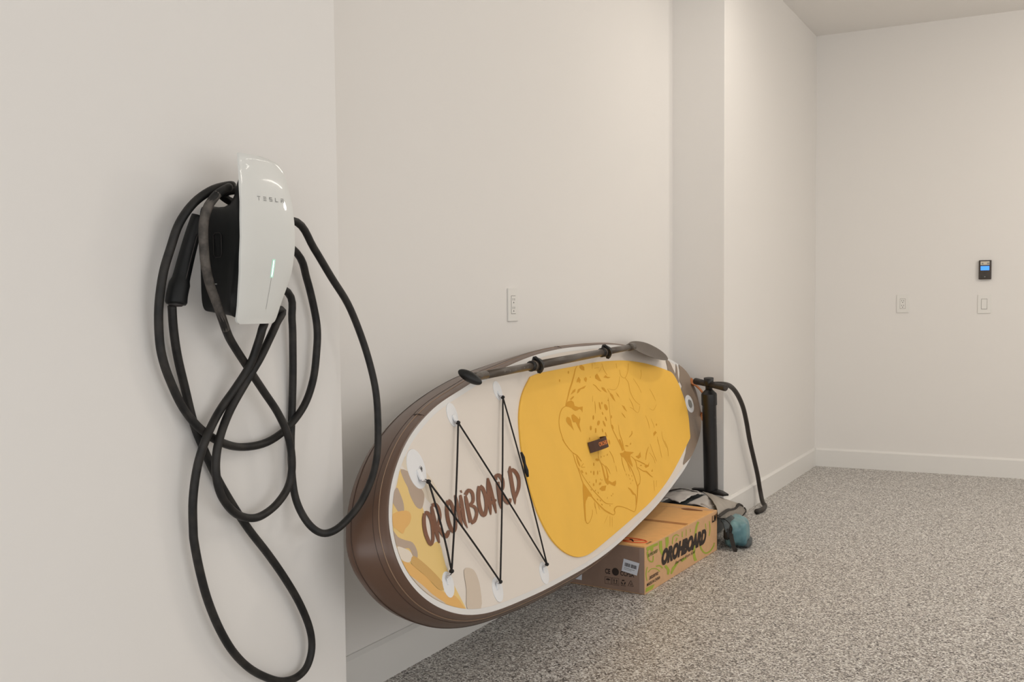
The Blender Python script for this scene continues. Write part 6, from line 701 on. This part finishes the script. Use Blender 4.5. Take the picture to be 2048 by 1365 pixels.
for k in range(3):
    a0 = math.pi/2+k*2*math.pi/3
    P = [end_fn(.0956+.0082*math.cos(a0+a), .0385+.0082*math.sin(a0+a), .0006) for a in (-.75, -.3, .3, .7)]
    tube('recycling_symbol', P, [.002, .0026, .0026, .0008], M['ink'], carton, seg=4)
frame_print('triangle_symbol', [(.062, .0505), (.0748, .0268), (.0502, .0280)], end_fn, .0009)
end_text('triangle_text', '20', .0655, .031, .007, .008, M['ink'])
end_text('tiny_text', 'RECYCLE', .106, .0235, .0035, .022, M['ink'])
def quad(name, pts, fn, n, m, parent=carton):
    return mesh_obj(name, [fn(*p, n) for p in pts], [tuple(range(len(pts)))], m, parent)
lb = quad('shipping_label', [(.0933, .1357), (.1035, .0846), (.0344, .0742), (.0229, .1255)], end_fn, .0012, M['label'])
lb2 = quad('paper_label', [(.2866, .0556), (.2886, .0205), (.345, .0215), (.345, .056)], end_fn, .0012, M['label'])
rng = random.Random(4)
def lbl(a, b_):  # label coordinates: a 0..1 left->right, b 0..1 top->bottom
    P0 = np.array([.0933, .1357]); X = np.array([.0229, .1255])-P0; Y = np.array([.1035, .0846])-P0
    q = P0+X*a+Y*b_; return (float(q[0]), float(q[1]))
x = .12; vs = []; fs = []
while x < .86:
    wv = rng.choice([.008, .014, .022, .03]);
    if not (.47 < x < .52):
        k = len(vs); vs += [end_fn(*lbl(x, .26), .0016), end_fn(*lbl(x, .55), .0016), end_fn(*lbl(x+wv, .55), .0016), end_fn(*lbl(x+wv, .26), .0016)]; fs.append((k, k+1, k+2, k+3))
    x += wv+rng.choice([.008, .014, .02])
mesh_obj('barcode', vs, fs, M['ink'], lb)
mesh_obj('label_text', [end_fn(*lbl(a, b_), .0016) for a, b_ in ((.12, .66), (.12, .70), (.8, .70), (.8, .66), (.12, .78), (.12, .81), (.6, .81), (.6, .78))], [(0, 1, 2, 3), (4, 5, 6, 7)], M['greyink'], lb)
mesh_obj('label_text', [end_fn(e, z, .0016) for e, z in ((.292, .045), (.292, .041), (.31, .041), (.31, .045))], [(0, 1, 2, 3)], M['ink'], lb2)
for a0, a1 in ((.002, .024),): quad('packing_tape', [(a0, .004), (a1, .004), (a1, hb-.008), (a0, hb-.008)], end_fn, .0003, M['tape'])
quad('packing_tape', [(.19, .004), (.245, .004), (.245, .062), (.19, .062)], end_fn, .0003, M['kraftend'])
# top marks
tp_fn = lambda a, e, n=0: BX(a, e, hb+n)
rg = [tp_fn(.073+.033*math.cos(t_), .087+.062*math.sin(t_), .0006) for t_ in np.linspace(0, 2*math.pi, 28)]
tube('no_knife_symbol', rg, .0032, M['red'], carton, seg=4, caps=False)
tube('no_knife_symbol', [tp_fn(.050, .130, .0006), tp_fn(.096, .044, .0006)], .0028, M['red'], carton, seg=4)
tube('knife_symbol', [tp_fn(.085, .106, .0012), tp_fn(.075, .09, .0012), tp_fn(.055, .075, .0012)], [.002, .005, .001], M['ink'], carton, seg=4)
text_mesh('top_text', 'NO KNIFE', M['ink'], carton, tp_fn(.045, .008, .0008), ua, ue, .010, 0, .02, .05)

# ---------------------------------------------------------------- bags
rn = random.Random(7)
def lump(name, c, half, m, parent, seed, amp=.1, rings=22, seg=34, e=.6, axes=None):
    """soft sack: superellipsoid with folds"""
    import mathutils.noise as mn
    c = np.array(c, float); ax = axes or (np.array([1., 0, 0]), np.array([0, 1., 0]), np.array([0, 0, 1.]))
    vs = []; fs = []
    for i in range(rings+1):
        ph = -math.pi/2+math.pi*i/rings
        for k in range(seg):
            th = 2*math.pi*k/seg
            f = lambda v: math.copysign(abs(v)**e, v)
            p = np.array([f(math.cos(ph))*f(math.cos(th)), f(math.cos(ph))*f(math.sin(th)), f(math.sin(ph))])
            d = 1+amp*(mn.noise(Vector(p*1.8)+Vector((seed, 0, 0)))+.5*mn.noise(Vector(p*4.5)+Vector((0, seed, 0))))
            q = p*np.array(half)*d
            w = c+ax[0]*q[0]+ax[1]*q[1]+ax[2]*q[2]; w[2] = max(w[2], .001)
            vs.append(w)
    for i in range(rings):
        for k in range(seg): fs.append((i*seg+k, i*seg+(k+1) % seg, (i+1)*seg+(k+1) % seg, (i+1)*seg+k))
    return mesh_obj(name, vs, fs, m, parent, smooth=True)
def cloth(name, corners, m, parent, seed, amp=.006, nu=26, nv=18, thick=.004):
    """wrinkled panel spanned between rows of guide points (list of rows)"""
    import mathutils.noise as mn
    rows = [catmull(r, max(1, nu//(len(r)-1))) for r in corners]
    q = min(len(r) for r in rows); cols = [catmull([r[i] for r in rows], max(1, nv//(len(rows)-1))) for i in range(q)]
    h = len(cols[0]); vs = []; fs = []
    P = np.array(cols)
    du = np.gradient(P, axis=0); dv = np.gradient(P, axis=1); nn = np.cross(du, dv); nn /= np.linalg.norm(nn, axis=2)[:, :, None]+1e-9
    if nn[:, :, 2].mean() < 0: nn = -nn
    for layer in (0, 1):
        for i in range(q):
            for j in range(h):
                d = amp*(mn.noise(Vector(P[i, j]*22)+Vector((seed, 0, 0)))+.6*mn.noise(Vector(P[i, j]*50)))
                vs.append(P[i, j]+nn[i, j]*(d-thick*layer))
    o2 = q*h
    for i in range(q-1):
        for j in range(h-1):
            a = i*h+j; fs.append((a, a+1, a+h+1, a+h)); fs.append((o2+a, o2+a+h, o2+a+h+1, o2+a+1))
    rim = [j for j in range(h)]+[i*h+h-1 for i in range(1, q)]+[(q-1)*h+j for j in range(h-2, -1, -1)]+[i*h for i in range(q-2, 0, -1)]
    for i in range(len(rim)):
        a, b_ = rim[i], rim[(i+1) % len(rim)]; fs.append((a, a+o2, b_+o2, b_))
    return mesh_obj(name, vs, fs, m, parent, smooth=True)
bag = empty('board_bag', (-1.66, 4.95, 0), 'collapsed grey board bag with black webbing behind the cardboard box', 'bag')
lump('lower_pouch', (-1.655, 4.965, .088), (.155, .215, .088), M['bagdark'], bag, 3.1, .08, e=.5)
cloth('front_panel', DATA['panel'], M['bagcloth'], bag, 2., .003, 24, 20, .003)
cloth('silver_flap', [[(-1.82, 4.80, .175), (-1.80, 4.95, .205), (-1.79, 5.10, .200)],
                      [(-1.74, 4.78, .205), (-1.72, 4.93, .222), (-1.70, 5.06, .205)],
                      [(-1.64, 4.74, .196), (-1.63, 4.92, .204), (-1.61, 5.03, .197)]], M['bagwhite'], bag, 5., .009, 22, 16)
cloth('clear_pocket', [[(-1.61, 4.765, .192), (-1.59, 4.95, .198), (-1.575, 5.06, .186)], [(-1.53, 4.745, .188), (-1.53, 4.90, .184), (-1.525, 5.02, .168)], [(-1.48, 4.74, .172), (-1.49, 4.86, .158), (-1.50, 4.95, .148)]], M['bagwhite'], bag, 8., .005, 18, 12)
for k in range(9):
    a = k/8; p = np.array([-1.50-.012*a, 4.76+.16*a, .178-.016*a]); tube('pocket_rib', [p+np.array([-.045, .012, .014]), p+np.array([0, 0, .004]), p+np.array([.012, -.004, -.016])], .0028, M['bagwhite'], bag, seg=6)
tube('webbing_strap', catmull([tuple(p) for p in DATA['bstrap']], 4), .0075, M['strap'], bag, prof=[(.3, 1), (.3, -1), (-.3, -1), (-.3, 1)], up=(.45, -.2, 1))
tube('dark_piping', catmull([tuple(p) for p in DATA['pipe']], 4), .003, M['strap'], bag, seg=8)
tube('webbing_strap', catmull([(-1.77, 4.86, .215), (-1.70, 4.93, .228), (-1.64, 5.0, .206)], 4), .010, M['strap'], bag, prof=[(.16, 1), (.16, -1), (-.16, -1), (-.16, 1)], up=(0, 0, 1))
dry = empty('dry_bag', (-1.37, 4.83, 0), 'small teal dry bag with black straps on the floor beside the cardboard box', 'bag')
dax = (np.array([.97, .2, 0]), np.array([-.2, .97, 0]), np.array([0, 0, 1.]))
lump('sack', (-1.392, 4.830, .068), (.060, .120, .069), M['teal'], dry, 1.3, .14, axes=dax, e=.72)
lump('dark_base', (-1.362, 4.845, .018), (.038, .085, .018), M['bagdark'], dry, 4.3, .1, axes=dax, e=.6)
tube('closing_strap', catmull([(-1.425, 4.745, .125), (-1.392, 4.712, .100), (-1.380, 4.702, .055), (-1.362, 4.690, .010), (-1.350, 4.684, .004)], 4), .010, M['strap'], dry, prof=[(.2, 1), (.2, -1), (-.2, -1), (-.2, 1)], up=(.3, -1, .2))
cloth('roll_top', [[(-1.438, 4.72, .135), (-1.42, 4.78, .145), (-1.41, 4.85, .14)], [(-1.418, 4.70, .12), (-1.40, 4.75, .132), (-1.39, 4.82, .13)], [(-1.405, 4.69, .085), (-1.385, 4.73, .105), (-1.375, 4.79, .11)]], M['bagdark'], dry, 3., .007, 16, 12, .005)
lump('buckle', (-1.405, 4.708, .075), (.014, .012, .026), M['pblack'], dry, 2.2, .15, 10, 14, e=.5)
tube('pull_cord', catmull([(-1.43, 4.735, .14), (-1.40, 4.70, .138), (-1.378, 4.70, .11), (-1.388, 4.705, .085), (-1.42, 4.715, .10)], 4), .0022, M['cord'], dry, seg=6)

# ---------------------------------------------------------------- pump
pump = empty('hand_pump', (-1.60, 5.12, .19), 'black stand-up hand pump with T handle and long hose behind the board', 'pump')
pb = np.array([-1.600, 5.11, .200]); pt = np.array([-1.592, 5.05, .700]); pa = pt-pb; pl = np.linalg.norm(pa); pa /= pl
lathe('barrel', pb, pa, [(0, .036), (pl-.055, .0355), (pl-.0545, .0395), (pl-.002, .0395), (pl+.004, .038), (pl+.020, .022), (pl+.024, .018)], M['pump'], pump, 36)
smooth_angle(pump.children[-1], 30)
lathe('rod_collar', pt+pa*.018, pa, [(0, .0175), (.045, .0175), (.046, .0165)], M['pump'], pump)
hc = pt+pa*.052
lathe('handle_boss', hc-pa*.012, pa, [(0, .018), (.008, .0235), (.044, .0248), (.045, .0205)], M['pump'], pump)
lathe('boss_recess', hc+pa*.0312, pa, [(0, .015), (.0004, .012)], M['greyink'], pump)
hd = np.array([.82, -.56, .0]); hd = hd-pa*(hd@pa); hd /= np.linalg.norm(hd)
for sg, L_ in ((1, .122), (-1, .100)):
    g = lathe('handle_grip', hc+hd*sg*.012, hd*sg, [(0, .0150), (L_*.5, .0158), (L_-.012, .0172), (L_-.004, .0168), (L_, .0135)], M['pumpgrey'], pump)
    if sg > 0: lathe('grip_bore', hc+hd*(.012+L_-.001), hd, [(0, .0132), (.0018, .0130)], M['slot'], g)
tube('foot_plate', [pb+np.array([-.10, .02, -.006]), pb+np.array([0, 0, -.004]), pb+np.array([.05, -.02, -.008]), pb+np.array([.095, -.055, -.010])], [.018, .030, .028, .016], M['pump'], pump, prof=[(.32, 1), (.45, .5), (.45, -.5), (.32, -1), (-.25, -1), (-.25, 1)], up=(0, 0, 1))
hs = [tuple(p) for p in DATA['hose']]
hs = [tuple(hc+np.array([.0, .02, -.002]))]+hs
tube('hose', catmull(hs, 5), [.0125]*(len(hs)*5-4-8)+[.0125+.002*min(1, i/2) for i in range(8)], M['hose'], pump, seg=14)

# ---------------------------------------------------------------- paddle
pad_o = empty('paddle', tuple(dp(0, .33, .03)), 'dark grey adjustable paddle resting along the upper edge of the board', 'paddle')
P0, P1, PM1, PM2 = [np.array(p) for p in DATA['pd']]
d = (P1-P0)/np.linalg.norm(P1-P0)
def at(p): return float((p-P0)@d)
LT = float(np.linalg.norm(P1-P0)); m1 = at(PM1); m2 = at(PM2)
tube('upper_shaft', [P0, P0+d*(m1+.05)], .0128, M['paddle'], pad_o, seg=20)
for k, tt in enumerate((.16, .20, .245, .285, .315, .345)):
    q = P0+d*(m1*tt/.42); perp = DATA['toward']; pv = np.array(perp)
    tube('length_mark', [q+pv*.0126+np.array([0, 0, .001]), q+pv*.0118+np.array([0, 0, -.006])], .0011, M['greyink'], pad_o, seg=5)
tube('lower_shaft', [P0+d*m1, P0+d*(m2+.01)], .0150, M['paddle'], pad_o, seg=20)
tube('blade_shaft', [P0+d*m2, P1], .0138, M['paddle'], pad_o, seg=20)
tube('blade_socket', [P1-d*.06, P1+d*.02], [.0160, .0168], M['paddle'], pad_o, seg=20)
def clamp(c, r):
    g = lathe('clamp', c-d*.026, d, [(0, r+.001), (.003, r+.006), (.010, r+.004), (.040, r+.004), (.045, r+.007), (.050, r+.002)], M['pblack'], pad_o)
    lathe('clamp_sleeve', c-d*.012, d, [(0, r+.0056), (.024, r+.0056)], M['paddle'], g)
    u2 = np.cross(d, np.array(DATA['toward'])); u2 /= np.linalg.norm(u2)
    pts = []
    for a in np.linspace(-2.2, 1.6, 14):
        pts.append(c+d*(.026+.006*math.sin(a*2))+(np.array(DATA['toward'])*math.cos(a)+u2*math.sin(a))*(r+.010))
    tube('clamp_lever', pts, [.004]+[.0085]*12+[.004], M['pblack'], g, prof=[(.55, 1), (.55, -1), (-.45, -1), (-.45, 1)], up=d*0+np.array(DATA['toward']))
clamp(PM1, .0128); clamp(PM2, .0135)
# T grip: flattened bar across the shaft end
gd = np.array(DATA['gripdir']); gd = gd-d*(gd@d)*.3; gd /= np.linalg.norm(gd); gn = np.cross(gd, d); gn /= np.linalg.norm(gn); gx = np.cross(gn, gd)
vs = []; fs = []; rr_, ss_ = 20, 28; gc = np.array(DATA['gripc'])
for i in range(rr_+1):
    ph = -math.pi/2+math.pi*i/rr_
    for k in range(ss_):
        th = 2*math.pi*k/ss_
        q = gd*math.sin(ph)*.040+gn*math.cos(ph)*math.cos(th)*.0165+gx*math.cos(ph)*math.sin(th)*.016
        vs.append(gc+q)
for i in range(rr_):
    for k in range(ss_): fs.append((i*ss_+k, i*ss_+(k+1) % ss_, (i+1)*ss_+(k+1) % ss_, (i+1)*ss_+k))
mesh_obj('grip', vs, fs, M['pblack'], pad_o, smooth=True)
tube('grip_stem', [gc+d*.004, gc*.4+(P0+d*.02)*.6, P0+d*.05], [.010, .0135, .0138], M['paddle'], pad_o, seg=18)
# blade: outline with real camber and thickness
bl = np.array(DATA['blade']); m = len(bl); c = bl.mean(0)
nb = np.array(DATA['bladen']); vs = []; fs = []; RG = 6
for sgn in (1, -1):
    for r in range(RG+1):
        f = r/RG
        for p in bl: vs.append(c+(p-c)*f+nb*(sgn*.0035*(1-f**3)**.8+ .012*(1-f*f)*-1))
L1 = (RG+1)*m
for side in (0, 1):
    for r in range(RG):
        for k in range(m):
            q = (side*L1+r*m+k, side*L1+r*m+(k+1) % m, side*L1+(r+1)*m+(k+1) % m, side*L1+(r+1)*m+k)
            fs.append(q if side == 0 else q[::-1])
for k in range(m): fs.append((RG*m+k, RG*m+(k+1) % m, L1+RG*m+(k+1) % m, L1+RG*m+k))
mesh_obj('blade', vs, fs, M['blade'], pad_o, smooth=True)
ct = bl[np.argmax((bl-P1)@d)]
0 and tube('blade_spine', [P1+d*.0, P1+(ct-P1)*.3+nb*.002, P1+(ct-P1)*.62-nb*.008], [.0150, .010, .003], M['blade'], pad_o, seg=14)

dry.location.x += .012; dry.location.y -= .014
